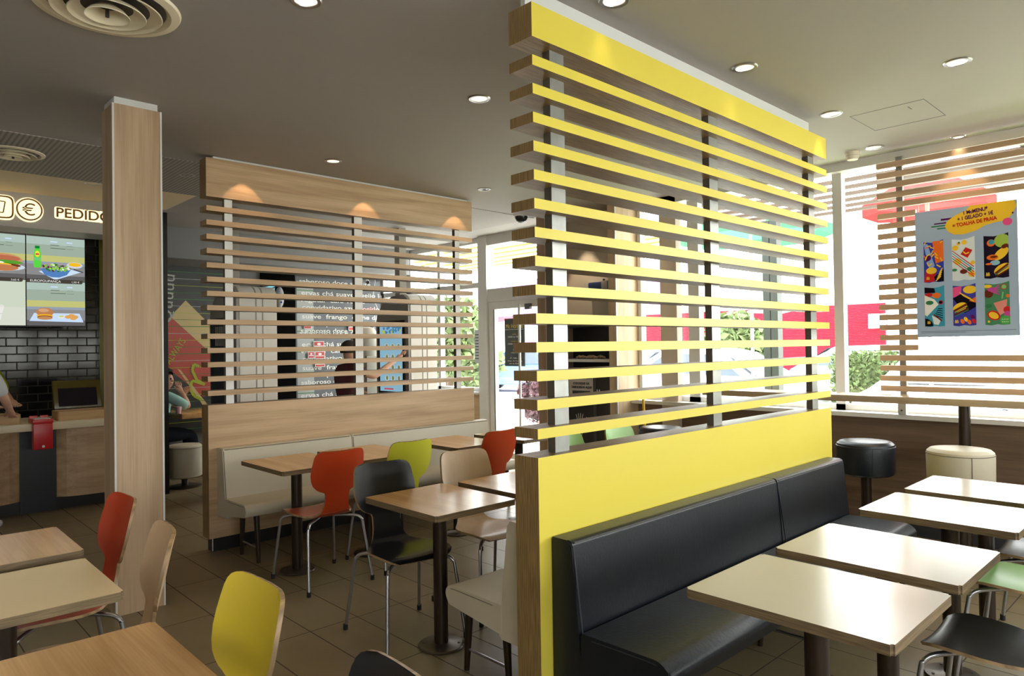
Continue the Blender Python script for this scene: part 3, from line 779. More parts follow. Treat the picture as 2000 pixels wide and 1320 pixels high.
def letters(s, y, h, w, z):
    text_mesh('letters', s, M_letter, sign, (0.205, y, z), (0, 1, 0), (0, 0, 1), h, w, depth=0.009, bold=0.012)
    cu = bpy.data.curves.new('h', 'FONT'); cu.body = s; cu.offset = 0.0
    o = text_mesh('halo', s, M_halo, sign, (0.1905, y, z), (0, 1, 0), (0, 0, 1), h, w, depth=0.0015)
    # widen the backing so it shows as a rim around each letter
    bm = bmesh.new(); bm.from_mesh(o.data)
    bmesh.ops.delete(bm, geom=[f for f in bm.faces if f.normal.x < 0.5], context='FACES')
    isl = []; seen = set()
    for v in list(bm.verts):
        if v in seen: continue
        st = [v]; comp = []; seen.add(v)
        while st:
            q = st.pop(); comp.append(q)
            for e in q.link_edges:
                w_ = e.other_vert(q)
                if w_ not in seen: seen.add(w_); st.append(w_)
        ys = [c.co.y for c in comp]; zs = [c.co.z for c in comp]; isl.append((min(ys), max(ys), min(zs), max(zs)))
    bm.free(); me = o.data; me.clear_geometry()
    b2 = bmesh.new()
    for a, b, c, d in isl:
        m = 0.012; pts = roundpoly([(a-m, c-m), (b+m, c-m), (b+m, d+m), (a-m, d+m)], 0.02, 4)
        b2.faces.new([b2.verts.new((0.193, p[0], p[1])) for p in pts])
    b2.to_mesh(me); b2.free()
letters('PEDIDOS', 1.415, 0.088, 0.52, 2.775-2.65)
L = bpy.data.lights.new('sign_glow', 'AREA'); L.energy = 9; L.color = (1, .8, .5); L.shape = 'RECTANGLE'; L.size = 2.0; L.size_y = 0.05
lo = bpy.data.objects.new('sign_glow', L); lo.location = (-7.60, 1.2, 2.93); lo.rotation_euler = (0, math.radians(110), PI/2*0); COL.objects.link(lo)
bpy.data.objects.remove(lo)
# no cove lamp here; the sign's warm glow is in the ceiling colour

# ------------------------------------------------------------------ menu screens
def E(r, g, b, s=1.0):
    c = srgb(r, g, b); return emis('screen_%d_%d_%d' % (r, g, b), c, s*1.0)
def scene_top(u0, w, v0, h, kind):
    S = []
    def R(a, b, c, d, m): S.append((m, rect(u0+a*w, u0+b*w, v0+c*h, v0+d*h)))
    R(0, 1, 0, 1, E(176, 196, 186)); R(0, 1, .55, .80, E(160, 176, 160)); R(0, 1, .40, .56, E(196, 196, 122)); R(0, 1, 0, .40, E(140, 140, 140)); R(0, 1, 0, .12, E(100, 98, 98))
    R(0, 1, .36, .42, E(150, 160, 176))
    R(.40, .52, .86, .885, E(205, 225, 255)); R(.68, .78, .86, .885, E(205, 225, 255))
    R(.40, .55, .79, .805, E(96, 110, 100)); R(.40, .66, .72, .735, E(96, 110, 100)); R(.68, .79, .79, .80, E(120, 130, 122)); R(.68, .80, .72, .73, E(120, 130, 122))
    def L_(cu, cv, ru, rv, m, rot=0): S.append((m, ell(u0+cu*w, v0+cv*h, ru*w, rv*h, rot)))
    if kind == 'salad':
        S.append((E(205, 225, 245), [(u0+.20*w, v0+.20*h), (u0+.48*w, v0+.02*h), (u0+.93*w, v0+.22*h), (u0+.6*w, v0+.32*h)]))
        S.append((E(92, 215, 70), [(u0+.12*w, v0+.28*h), (u0+.24*w, v0+.28*h), (u0+.245*w, v0+.60*h), (u0+.22*w, v0+.70*h), (u0+.14*w, v0+.70*h), (u0+.115*w, v0+.60*h)]))
        R(.14, .22, .70, .76, E(20, 130, 50)); L_(.18, .58, .04, .07, E(240, 220, 80)); R(.15, .21, .56, .59, E(210, 50, 50)); R(.12, .24, .44, .50, E(120, 200, 130))
        S.append((E(85, 130, 190), [(u0+.22*w, v0+.27*h), (u0+.30*w, v0+.13*h), (u0+.42*w, v0+.08*h), (u0+.55*w, v0+.08*h), (u0+.68*w, v0+.14*h), (u0+.76*w, v0+.28*h)]))
        cols = [E(120, 190, 50), E(230, 235, 210), E(60, 120, 30), E(190, 150, 140), E(150, 215, 70), E(90, 50, 40)]
        rnd = random.Random(3)
        for k in range(60):
            a = rnd.uniform(0, 2*PI); q = math.sqrt(rnd.random())
            L_(.49+.25*q*math.cos(a), .30+.085*q*math.sin(a), .022, .020, rnd.choice(cols), rnd.uniform(0, 3))
        L_(.82, .37, .14, .07, E(205, 215, 225)); L_(.82, .385, .11, .045, E(245, 190, 40))
        S += [(E(30, 28, 28), p) for p in stroke([(u0+.80*w, v0+.28*h), (u0+.97*w, v0+.22*h)], .015*w)]
    elif kind == 'bigburger':
        L_(.45, .26, .55, .10, E(205, 215, 225))
        L_(.62, .40, .34, .15, E(205, 150, 105)); L_(.62, .44, .30, .07, E(190, 110, 80)); L_(.62, .36, .34, .05, E(90, 160, 50)); L_(.50, .35, .16, .03, E(245, 245, 245)); L_(.62, .29, .31, .05, E(110, 60, 40)); L_(.62, .30, .16, .04, E(240, 200, 60)); L_(.62, .24, .27, .07, E(195, 125, 80))
        S.append((E(70, 30, 30), [(u0, v0+.36*h), (u0+.10*w, v0+.36*h), (u0+.13*w, v0+.66*h), (u0, v0+.66*h)]))
    elif kind == 'burger':
        S.append((E(200, 222, 250), [(u0+.04*w, v0+.10*h), (u0+.97*w, v0+.08*h), (u0+.90*w, v0+.28*h), (u0+.12*w, v0+.28*h)]))
        L_(.30, .30, .15, .10, E(190, 130, 85)); L_(.30, .22, .14, .035, E(245, 180, 40)); L_(.30, .19, .13, .035, E(120, 60, 35)); L_(.30, .17, .13, .04, E(195, 140, 90)); L_(.28, .34, .09, .04, E(215, 165, 125))
        L_(.58, .20, .06, .035, E(235, 235, 210)); L_(.58, .21, .045, .02, E(200, 205, 140))
        for a, b in ((.70, .20), (.76, .23), (.82, .20), (.79, .17)): L_(a, b, .06, .04, E(225, 165, 90))
    else:
        R(0, 1, 0, .40, E(215, 220, 205)); R(0, 1, .4, 1, E(205, 215, 195)); S.append((E(235, 235, 228), [(u0+.36*w, v0+.12*h), (u0+.60*w, v0+.12*h), (u0+.66*w, v0+.42*h), (u0+.30*w, v0+.42*h)]))
        L_(.48, .42, .18, .04, E(225, 225, 218)); R(.33, .63, .24, .26, E(215, 212, 205))
    return S
def screen(y0, label, kinds, title):
    t = thing('menu_screen', label, 'screen', (-8.62, y0, 1.79), 0, 'menu screens above the counter')
    boxo('housing', -0.06, 0.0, -0.006, 0.528, -0.012, 0.952, M_black, t)
    flatshapes('display', scene_top(0, .522, .47, .47, kinds[0])+scene_top(0, .522, .0, .465, kinds[1]), (0.001, 0, 0), (0, 1, 0), (0, 0, 1), t, step=0.00004)
    b = flatshapes('price_band', [(E(70, 64, 56), roundpoly([(0.0, .445), (.50, .445), (.50, .485), (0, .485)], [0, .02, .002, 0], 3))], (0.006, 0, 0), (0, 1, 0), (0, 0, 1), t)
    flatshapes('top_band', [(E(70, 64, 56), rect(0, .522, .925, .94))], (0.006, 0, 0), (0, 1, 0), (0, 0, 1), t)
    M = E(235, 235, 235)
    text_mesh('title', title[0], M, b, (0.0075, title[2], .453), (0, 1, 0), (0, 0, 1), .024, title[3], depth=.0003)
    text_mesh('price', title[1], M, b, (0.0075, .40, .455), (0, 1, 0), (0, 0, 1), .018, .07, depth=.0003)
    return t
screen(1.332, 'bright menu screen with salad bowl above and burger tray below', ('salad', 'burger'), ('EUROPOUPANÇA', '1,50 €', .03, .27))
screen(0.80, 'bright menu screen with large burger above and pale cup below, at the left edge', ('bigburger', 'pale'), ('desde', '3,65 €', .03, .08))

# ------------------------------------------------------------------ counter
cn = thing('service_counter', 'service counter with cream top and curved oak front panels', 'counter', (-7.9, 0.5, 0))
boxo('countertop', -0.52, 0.28, -4.0, 1.80, 0.793, 0.862, plain('counter_cream', (0.72, 0.64, 0.46), 0.3), cn, bev=0.006)
def frontpanel(ya, yb):
    bm = bmesh.new()
    pr = [(-0.02+0.11*(1-abs(2*i/10-1)**4), ya+(yb-ya)*i/10) for i in range(11)]
    pr = pr+[(-0.08, yb), (-0.08, ya)]
    a = [bm.verts.new((x, y, 0.12)) for x, y in pr]; b = [bm.verts.new((x, y, 0.793)) for x, y in pr]
    for i in range(len(pr)):
        j = (i+1) % len(pr); bm.faces.new((a[i], a[j], b[j], b[i]))
    bm.faces.new(a); bm.faces.new(b)
    return mob('front_panel', bm, M_oakY, cn)
frontpanel(-1.3, -0.35); frontpanel(-0.30, 0.67); frontpanel(0.94, 1.80)
boxo('recess_panel', -0.06, 0.0, 0.66, 0.95, 0.0, 0.793, plain('navy_panel', (0.012, 0.014, 0.022), 0.4), cn)
boxo('plinth', -0.5, -0.03, -4.0, 1.80, 0, 0.12, M_black, cn)
boxo('back_carcass', -0.5, -0.06, -4.0, 1.80, 0.12, 0.79, M_dkgrey, cn)
t = thing('donation_box', 'red collection box with small lock hung on the counter front', 'box', (-7.615, 1.208, 0.63))
boxo('body', 0.0, 0.08, 0, 0.15, 0, 0.236, M_red, t, bev=0.006)
boxo('tray_top', -0.13, 0.08, -0.006, 0.156, 0.234, 0.272, M_red, t, bev=0.006)
boxo('slot_plate', -0.11, 0.06, 0.012, 0.138, 0.271, 0.275, M_strip, t)
for y in (0.0, 0.085): boxo('back_tab', -0.135, -0.12, y, y+0.065, 0.235, 0.295, M_red, t, bev=0.004)
bm = bmesh.new(); cyl(bm, (0, 0), 0.011, 0, 0.012, 14); bmesh.ops.rotate(bm, verts=bm.verts, cent=(0, 0, 0), matrix=Matrix.Rotation(PI/2, 3, 'Y')); bmesh.ops.translate(bm, verts=bm.verts, vec=(0.078, 0.075, 0.028)); mob('lock', bm, M_chrome, t)
def tray(y0, y1, label):
    t = thing('wooden_tray', label, 'tray', (-7.86, y0, 0.862)); w = y1-y0
    bm = bmesh.new()
    out = roundpoly([(-0.15, 0), (0.15, 0), (0.15, w), (-0.15, w)], 0.03, 4); inn = roundpoly([(-0.135, 0.015), (0.135, 0.015), (0.135, w-0.015), (-0.135, w-0.015)], 0.02, 4)
    ring = []
    for (a, b), (c, d) in zip(out, inn):
        ring.append([bm.verts.new((a, b, 0.0)), bm.verts.new((a, b, 0.085)), bm.verts.new((c, d, 0.085)), bm.verts.new((c, d, 0.0))])
    for i in range(len(ring)):
        A, B = ring[i], ring[(i+1) % len(ring)]
        for j in range(4): bm.faces.new((A[j], A[(j+1) % 4], B[(j+1) % 4], B[j]))
    mob('rim', bm, wood('tray_wood', (0.52, 0.33, 0.15), (0.40, 0.24, 0.10), 1), t)
    boxo('bottom', -0.135, 0.135, 0.015, w-0.015, 0.0, 0.012, M_oakY, t)
    return t
tray(0.78, 1.145, 'oak rimmed tray on the counter at the left edge')
tray(1.43, 1.90, 'oak rimmed tray on the counter below the till')
t = thing('till_terminal', 'dark bronze till terminal standing behind the right hand tray', 'till', (-8.19, 1.48, 0.862))
bm = bmesh.new(); extr(bm, [(-0.05, 0.08), (0.05, 0.08), (-0.03, 0.36), (-0.09, 0.36)], 0.0, 0.42); bevel_all(bm, 0.01, 2); mob('monitor', bm, plain('bronze_plastic', (0.10, 0.075, 0.015), 0.25), t, smooth=True)
bm = bmesh.new(); v = [bm.verts.new(p) for p in ((0.047, 0.04, 0.105), (0.047, 0.38, 0.105), (-0.024, 0.38, 0.335), (-0.024, 0.04, 0.335))]; bm.faces.new(v); mob('glass_front', bm, plain('screen_off', (0.015, 0.013, 0.02), 0.1), t)
boxo('stand', -0.07, 0.03, 0.15, 0.27, 0.0, 0.12, M_black, t)
boxo('keypad', 0.06, 0.14, 0.06, 0.15, 0.0, 0.03, M_black, t)

# ------------------------------------------------------------------ mural with fries carton
mu = thing('wall_mural', 'black wall graphic with a tilted red and yellow fries carton and thin green lines', 'mural', (-9.45, 2.5, 0))
boxo('board', -0.04, 0.0, 0.0, 1.30, 0.45, 2.60, plain('mural_black', (0.035, 0.038, 0.038), 0.35), mu)
M_mr = plain('mural_red', (0.55, 0.085, 0.06), 0.4); M_my = plain('mural_tan', (0.72, 0.57, 0.26), 0.4); M_ml = plain('mural_lime', (0.45, 0.55, 0.04), 0.4); M_mg = plain('mural_green', (0.06, 0.22, 0.05), 0.4); M_mw = plain('mural_grey', (0.5, 0.52, 0.5), 0.4)
S = [(M_my, [(0.40, 1.85), (0.67, 2.16), (1.12, 1.70), (1.12, 0.95), (0.93, 0.92), (0.85, 1.0)]),
     (M_mr, [(0.38, 1.78), (0.50, 1.93), (1.10, 1.36), (1.02, 0.93), (0.88, 0.90), (0.30, 1.42)]),
     (M_my, [(0.56, 1.28), (0.60, 1.26), (0.96, 0.76), (0.88, 0.78)])]
rnd = random.Random(5)
for k in range(24):
    z = 2.52-k*0.088; m = (M_mg, M_mw, M_ml, M_mg)[k % 4]; S.append((m, rect(0.0, 1.29, z, z+(0.006 if k % 4 else 0.009))))
flatshapes('printed_shapes', S, (0.001, 0, 0), (0, 1, 0), (0, 0, 1), mu, step=0.0001)
P = [(M_ml, q) for q in stroke([(0.83, 1.30), (0.76, 1.33), (0.74, 1.25), (0.80, 1.12), (0.90, 1.06), (0.74, 1.12), (0.71, 1.02), (0.76, 0.92), (0.86, 0.86)], 0.035)]
flatshapes('arch_print', P, (0.008, 0, 0), (0, 1, 0), (0, 0, 1), mu, step=0.0001)
text_mesh('slogan', 'ALWAYS', M_ml, mu, (0.006, 0.47, 1.33), (0, 0.55, 0.83), (0, -0.83, 0.55), 0.085, 0.36, depth=0.0005)
text_mesh('outline_letters', 'Quuuu', M_mw, mu, (0.006, 0.49, 1.86), (0, 0.08, 1), (0, -1, 0.08), 0.16, 0.62, depth=0.0005)

# kitchen opening: flat black panel painted for its unlit depth, with dispenser
ko = thing('kitchen_opening', 'flat black panel standing for the unlit serving opening left of the word wall', 'opening', (-9.45, 4.18, 0))
boxo('shade_panel', -0.04, 0.0, 0.0, 0.50, 0.3, 2.58, plain('opening_shade', (0.003, 0.003, 0.003), 0.9, spec=0.05), ko)
bs = thing('light_box', 'small cyan striped light box in the dark opening behind the slats', 'sign', (-9.38, 4.18, 2.27))
boxo('housing', -0.06, 0.0, -0.01, 0.17, -0.02, 0.16, M_black, bs)
M_cy = emis('cyan_glow', (0.25, 0.8, 1.0), 1.3)
flatshapes('stripe', [(M_cy, [(0, .0+.04*k), (.16, .035+.04*k), (.16, .055+.04*k), (0, .022+.04*k)]) for k in range(3)], (0.001, 0, 0), (0, 1, 0), (0, 0, 1), bs)
t = thing('air_freshener', 'rounded grey dispenser with a blue dot high in the dark opening', 'dispenser', (-9.385, 4.415, 2.24))
bm = bmesh.new(); bmesh.ops.create_uvsphere(bm, u_segments=20, v_segments=14, radius=1); bmesh.ops.scale(bm, vec=(0.06, 0.062, 0.15), verts=bm.verts); mob('shell', bm, plain('dispenser_grey', (0.5, 0.52, 0.55), 0.3), t, smooth=True)
bm = bmesh.new(); bmesh.ops.create_uvsphere(bm, u_segments=12, v_segments=8, radius=0.014); bmesh.ops.translate(bm, verts=bm.verts, vec=(0.055, 0, -0.07)); mob('button', bm, plain('blue_button', (0.02, 0.1, 0.6), 0.3), t, smooth=True)

# ------------------------------------------------------------------ word wall
wd = thing('word_wall', 'grey wall panel covered in rows of white typewriter words', 'wall panel', (-9.46, 4.69, 0))
boxo('board', -0.04, 0.0, 0.0, 1.44, 0.2, 2.56, plain('slate_print', (0.115, 0.125, 0.14), 0.5), wd)
rows = [('saboroso doce apetite', 2.47, 0.00), ('ervas chá suave queijo limão', 2.30, .10), ('vegetal  café verde', 2.20, .02), ('convidativo azul cosido', 2.09, .14), ('suave  frango  carne de', 1.955, .12), ('molho  paixão  nozes', 1.85, .03), ('saboroso doce  pimenta', 1.745, .05)]
for rep in (0, 1):
    for s, z, dy in rows:
        zz = z-rep*0.755
        text_mesh('word_row', s, M_wprint, wd, (0.002, 0.06+dy*0.3, zz), (0, 1, 0), (0, 0, 1), 0.064, 0.057*len(s.strip()), depth=0.0008, bold=0.012)
text_mesh('word_row', 'ervas chá suave', M_wprint, wd, (0.002, 0.07, 0.80), (0, 1, 0), (0, 0, 1), 0.064, 0.86, depth=0.0008, bold=0.012)
text_mesh('green_word', 'chá de vida', plain('green_print', (0.25, 0.6, 0.15), 0.5), wd, (0.003, 0.62, 1.31), (0, 1, 0), (0, 0, 1), 0.055, 0.55, depth=0.0008)
text_mesh('red_word', 'cosido', plain('red_print', (0.6, 0.12, 0.14), 0.5), wd, (0.0035, 1.02, 2.09), (0, 1, 0), (0, 0, 1), 0.062, 0.33, depth=0.0008)
bl = thing('bulletin_notices', 'grey translucent notice strip at the left edge of the word wall', 'notice board', (-9.44, 4.71, 0))
boxo('strip', -0.0195, -0.0185, 0, 0.26, 0.75, 2.50, plain('frosted_strip', (0.40, 0.43, 0.43), 0.3), bl)
for k in range(6): boxo('green_line', -0.0185, -0.018, 0.0, 0.26, 2.36-0.3*k, 2.372-0.3*k, M_mg, bl)
def notice(y, z, w, h, label):
    t = thing('safety_notice', label, 'sign', (-9.43, y, z), 0, 'red safety notices')
    boxo('plate', 0.0, 0.005, 0, w, 0, h, M_white, t)
    flatshapes('red_print', [(M_red, rect(.008, w-.008, .008, h-.008)), (M_white, rect(.014, w-.014, h*.35, h*.45)), (M_white, ell(w/2, h*.65, w*.18, h*.14))], (0.0055, 0, 0), (0, 1, 0), (0, 0, 1), t)
notice(4.80, 1.80, 0.12, 0.11, 'small red edged notice highest on the frosted strip')
notice(4.95, 1.50, 0.17, 0.12, 'wide red notice above the others on the word wall')
notice(4.86, 1.37, 0.10, 0.10, 'small red notice lower left on the word wall')
notice(4.97, 1.36, 0.16, 0.11, 'wide red notice below the topmost wide one')
notice(4.97, 1.24, 0.16, 0.10, 'lowest wide red notice on the word wall')
notice(5.53, 1.78, 0.15, 0.14, 'red notice near the centre post on the word wall')
t = thing('ceiling_camera', 'small white camera on a round mount above the word wall', 'security camera', (-8.95, 5.62, 2.60))
bm = bmesh.new(); cyl(bm, (0, 0), 0.07, -0.02, 0, 24); cyl(bm, (0, 0), 0.045, -0.05, -0.02, 24); mob('mount', bm, M_white, t, smooth=True)
bm = bmesh.new(); tube(bm, [(0, -0.05, -0.10), (0.10, -0.10, -0.13)], 0.03, 14); mob('barrel', bm, M_white, t, smooth=True)
bm = bmesh.new(); tube(bm, [(0.095, -0.098, -0.129), (0.104, -0.102, -0.131)], 0.024, 14); mob('lens', bm, M_black, t)
t = thing('bent_cable', 'thin white cable hanging at the window edge of the word wall', 'cable', (-9.40, 6.0, 2.5))
bm = bmesh.new(); tube(bm, smoothpath([(0, 0, 0.1), (0, -0.04, -0.2), (0, 0.03, -0.4), (0, -0.06, -0.75), (0, -0.15, -1.1)], 5), 0.006, 6); mob('cable_run', bm, M_white, t)

# ------------------------------------------------------------------ order kiosks
M_kw = plain('kiosk_white', (0.88, 0.87, 0.83), 0.3); M_ks = plain('kiosk_silver', (0.40, 0.39, 0.37), 0.35, metal=0.3)
def kiosk(y, label, bright):
    t = thing('order_kiosk', label, 'kiosk', (-6.92, y, 0), 0, 'self order kiosks')
    prof = [(0.0, 0.0), (0.0, 2.02)]+[(-0.14+0.14*math.cos(a), 2.02+0.13*math.sin(a)) for a in [PI/2*i/8 for i in range(1, 9)]]+[(-0.34, 2.14), (-0.55, 2.06), (-0.68, 1.92), (-0.70, 1.8), (-0.70, 0.0)]
    bm = bmesh.new(); extr(bm, prof, 0, 0.40); mob('body', bm, M_ks, t, smooth=True)
    # wrap-over side panels
    for ya, yb, m in ((0.03, 0.19, M_kw), (0.205, 0.26, M_kw), (0.275, 0.42, M_kw)):
        bm = bmesh.new(); P_ = [(x+0.008 if x > -0.2 else x, z+0.008) for x, z in prof[:12]]; Q = [(x-0.006, z-0.006) for x, z in prof[:12]]
        a = [bm.verts.new((x, ya, z)) for x, z in P_]; b = [bm.verts.new((x, yb, z)) for x, z in P_]
        c = [bm.verts.new((x, ya, z)) for x, z in Q]; d = [bm.verts.new((x, yb, z)) for x, z in Q]
        for i in range(11):
            bm.faces.new((a[i], a[i+1], b[i+1], b[i])); bm.faces.new((a[i], c[i], c[i+1], a[i+1])); bm.faces.new((b[i], b[i+1], d[i+1], d[i]))
        mob('side_panel', bm, m, t, smooth=True)
    scr = boxo('screen_bezel', -0.64, -0.07, -0.015, 0.01, 0.92, 1.84, M_black, t, bev=0.004)
    m = emis('kiosk_blue', (0.30, 0.55, 0.70), 0.8) if bright else plain('kiosk_dim', (0.04, 0.06, 0.08), 0.15)
    Sh = [(m, rect(-0.60, -0.11, 0.97, 1.79))]
    if bright:
        cc = [emis('k1', (.55, .62, .08), .8), emis('k2', (.08, .25, .5), .8), emis('k3', (.25, .3, .12), .7), emis('k4', (.55, .62, .66), .9)]
        rn = random.Random(2)
        for k in range(26): Sh.append((rn.choice(cc[:2]), ell(-0.57+rn.random()*0.42, 1.68+rn.random()*0.09, .022, .018)))
        for i in range(3):
            for j in range(4):
                Sh.append((cc[3], ell(-0.44+.13*i, 1.13+.13*j, .045, .038))); Sh.append((cc[2], ell(-0.44+.13*i, 1.135+.13*j, .026, .028)))
        Sh.append((emis('k5', (.6, .1, .15), .8), rect(-.5, -.3, .99, 1.01)))
    else:
        Sh += [(M_wprint, rect(-.5+.03*k, -.49+.03*k, 1.55, 1.75)) for k in range(10)]
    flatshapes('display', Sh, (0, -0.0155, 0), (1, 0, 0), (0, 0, 1), scr, step=0.0001)
    boxo('cable_duct', -0.30, -0.20, 0.02, 0.12, 2.10, CEIL, plain('duct_grey', (0.42, 0.40, 0.35), 0.5), t)
    boxo('card_reader', -0.30, -0.16, -0.05, 0.0, 0.78, 0.89, M_dkgrey, t, bev=0.006)
    boxo('receipt_slot', -0.52, -0.40, -0.006, 0.002, 0.80, 0.83, M_black, t)
    return t
kiosk(2.80, 'white and silver order kiosk with dim screen, behind the left end of the oak slats', False)
kiosk(4.87, 'white and silver order kiosk with blue lit screen, used by a customer', True)
t = thing('rounded_cabinet', 'beige round topped cabinet between the word wall and the blue screen kiosk', 'cabinet', (-8.35, 5.15, 0))
bm = bmesh.new(); lathe(bm, [(0.001, 0.0), (0.20, 0.0), (0.20, 1.55), (0.185, 1.68), (0.13, 1.78), (0.001, 1.82)], n=36, cap=False); mob('body', bm, plain('cabinet_beige', (0.40, 0.38, 0.33), 0.5), t, smooth=True)
boxo('door', 0.16, 0.205, -0.10, 0.10, 0.15, 1.40, plain('cabinet_beige2', (0.38, 0.36, 0.31), 0.5), t, bev=0.004)

# ------------------------------------------------------------------ bin cabinet by the door
wb = thing('bin_cabinet', 'floor to ceiling oak waste cabinet with black shelf niche beside the door', 'cabinet', (-4.93, 5.62, 0))
boxo('side_panel', -0.555, -0.425, 0.0, 0.49, 0, CEIL, wood('cab_brown', (0.36, 0.25, 0.165), (0.26, 0.175, 0.11), 2), wb)
boxo('edge_trim', -0.428, -0.418, -0.004, 0.02, 0, CEIL, M_oakpale, wb)
boxo('side_panel', 0.455, 0.550, 0.0, 0.49, 0, CEIL, M_oakpale, wb)
boxo('edge_trim', 0.546, 0.556, -0.004, 0.012, 0, CEIL, M_strip, wb)
boxo('upper_back', -0.42, 0.455, 0.36, 0.49, 1.73, CEIL, plain('cream_wall', (0.62, 0.57, 0.48), 0.6), wb)
boxo('niche_back', -0.42, 0.455, 0.44, 0.49, 0, 1.73, M_black, wb)
boxo('niche_ceiling', -0.42, 0.455, 0.02, 0.44, 1.70, 1.73, M_dkgrey, wb)
boxo('shelf', -0.42, 0.455, 0.03, 0.44, 1.325, 1.355, M_strip, wb)
boxo('counter_shelf', -0.42, 0.455, 0.02, 0.44, 1.22, 1.25, M_black, wb)
bd = boxo('door', -0.42, 0.455, 0.04, 0.07, 0.1, 1.22, plain('bin_black', (0.018, 0.016, 0.015), 0.3), wb)
pn = boxo('notice', -0.13, 0.22, 0.034, 0.04, 0.92, 1.19, plain('notice_beige', (0.52, 0.48, 0.44), 0.5), bd)
text_mesh('lettering', 'POR FAVOR', M_dkgrey, pn, (0.045, 0.033, 1.145), (1, 0, 0), (0, 0, 1), 0.035, 0.30, align='C')
text_mesh('lettering', 'COLOQUE OS', M_dkgrey, pn, (0.045, 0.033, 1.085), (1, 0, 0), (0, 0, 1), 0.025, 0.22, align='C')
text_mesh('lettering', 'TABULEIROS AQUI', M_dkgrey, pn, (0.045, 0.033, 1.045), (1, 0, 0), (0, 0, 1), 0.025, 0.28, align='C')
boxo('tray_drawing', -0.08, 0.17, 0.032, 0.034, 0.985, 1.02, M_dkgrey, pn)
hs = []
for a in (-0.45, -0.2, 0.05, 0.3, 0.7): hs += stroke([(0.02, 0.62), (0.02+0.14*math.sin(a), 0.62+0.16*math.cos(a))], 0.008)
hs += stroke([(-0.01, 0.60), (0.05, 0.60), (0.03, 0.50), (0.10, 0.40)], 0.008)+stroke([(0.03, 0.50), (0.03, 0.38)], 0.008)+stroke([(0.03, 0.50), (0.14, 0.42)], 0.008)
flatshapes('hand_drawing', [(M_wprint, q) for q in hs], (0, 0.0385, 0), (1, 0, 0), (0, 0, 1), bd)
for i in range(2):
    bm = bmesh.new(); tube(bm, [(0.265+0.03*i, 0.03, 0.98), (0.265+0.03*i, 0.03, 1.04)], 0.006, 8); mob('handle', bm, M_chrome, bd)
boxo('upright', 0.21, 0.25, 0.03, 0.04, 0.1, 1.22, M_dkgrey, bd)
t = thing('paper_napkins', 'light brown crumpled napkins lying on the niche shelf', 'napkins', (-5.0, 5.85, 1.355))
bm = bmesh.new(); rn = random.Random(4)
for k in range(7):
    x = -0.10+0.05*k; tube(bm, [(x, rn.uniform(-.03, .03), 0.012), (x+0.05, rn.uniform(-.04, .04), 0.03), (x+0.10, rn.uniform(-.03, .03), 0.012)], 0.012, 6)
mob('folds', bm, plain('napkin_tan', (0.62, 0.42, 0.26), 0.7), t, smooth=True)
t = thing('storage_roll', 'dark blue case with a grey band high on the cream wall of the bin cabinet', 'case', (-4.74, 5.92, 2.14))
boxo('case_body', -0.20, 0.17, -0.07, 0.06, -0.045, 0.045, plain('case_blue', (0.03, 0.06, 0.18), 0.35), t, bev=0.015)
boxo('band', -0.01, 0.07, -0.074, 0.06, -0.05, 0.05, M_ks, t, bev=0.003)
boxo('paper_end', -0.26, -0.20, -0.06, 0.05, -0.042, 0.042, M_white, t)
for k in range(1): boxo('clip', -0.03, -0.015, -0.02, 0.0, 0.045, 0.075, M_black, t)
t = thing('broom', 'yellow broom handle leaning beside the pale oak cabinet side', 'broom', (-4.05, 5.60, 0))
bm = bmesh.new(); tube(bm, [(0.07, -0.04, 0.12), (-0.06, 0.08, 1.02)], 0.014, 12); mob('handle', bm, plain('broom_yellow', (0.8, 0.5, 0.02), 0.4), t, smooth=True)
boxo('brush_head', -0.03, 0.19, -0.08, 0.0, 0.0, 0.13, M_dkgrey, t, bev=0.01)
L = bpy.data.lights.new('cabinet_spot', 'SPOT'); L.energy = 12; L.color = (1.0, 0.75, 0.5); L.spot_size = math.radians(60); L.spot_blend = 0.4; L.shadow_soft_size = 0.01
lo = bpy.data.objects.new('cabinet_spot', L); lo.location = (-4.25, 5.75, CEIL-0.01); COL.objects.link(lo)
L2 = L.copy(); L2.energy = 40; lo = bpy.data.objects.new('cabinet_spot', L2); lo.location = (-5.05, 5.75, CEIL-0.01); COL.objects.link(lo)

# ------------------------------------------------------------------ window poster
def paper(name, col):
    if name in MATS: return MATS[name]
    m = bpy.data.materials.new(name); m.use_nodes = True; nt = m.node_tree; nt.nodes.clear()
    o = nt.nodes.new('ShaderNodeOutputMaterial'); mx = nt.nodes.new('ShaderNodeMixShader'); mx.inputs[0].default_value = 0.35 if name.startswith('parasol') else 0.10
    d = nt.nodes.new('ShaderNodeBsdfDiffuse'); t = nt.nodes.new('ShaderNodeBsdfTranslucent')
    d.inputs[0].default_value = (*col, 1); t.inputs[0].default_value = (*col, 1)
    nt.links.new(d.outputs[0], mx.inputs[1]); nt.links.new(t.outputs[0], mx.inputs[2]); nt.links.new(mx.outputs[0], o.inputs['Surface'])
    MATS[name] = m; return m
W_, H_ = 0.633, 0.935
po = thing('promotion_poster', 'blue grey poster with six printed towels and a yellow price cloud, in the slat screen', 'poster', (-1.70, 5.815, 1.525))
boxo('sheet', 0, W_, 0, 0.006, 0, H_, paper('poster_blue', srgb(168, 186, 210)), po)
Pc = lambda n, r, g, b: paper('print_'+n, srgb(r, g, b))
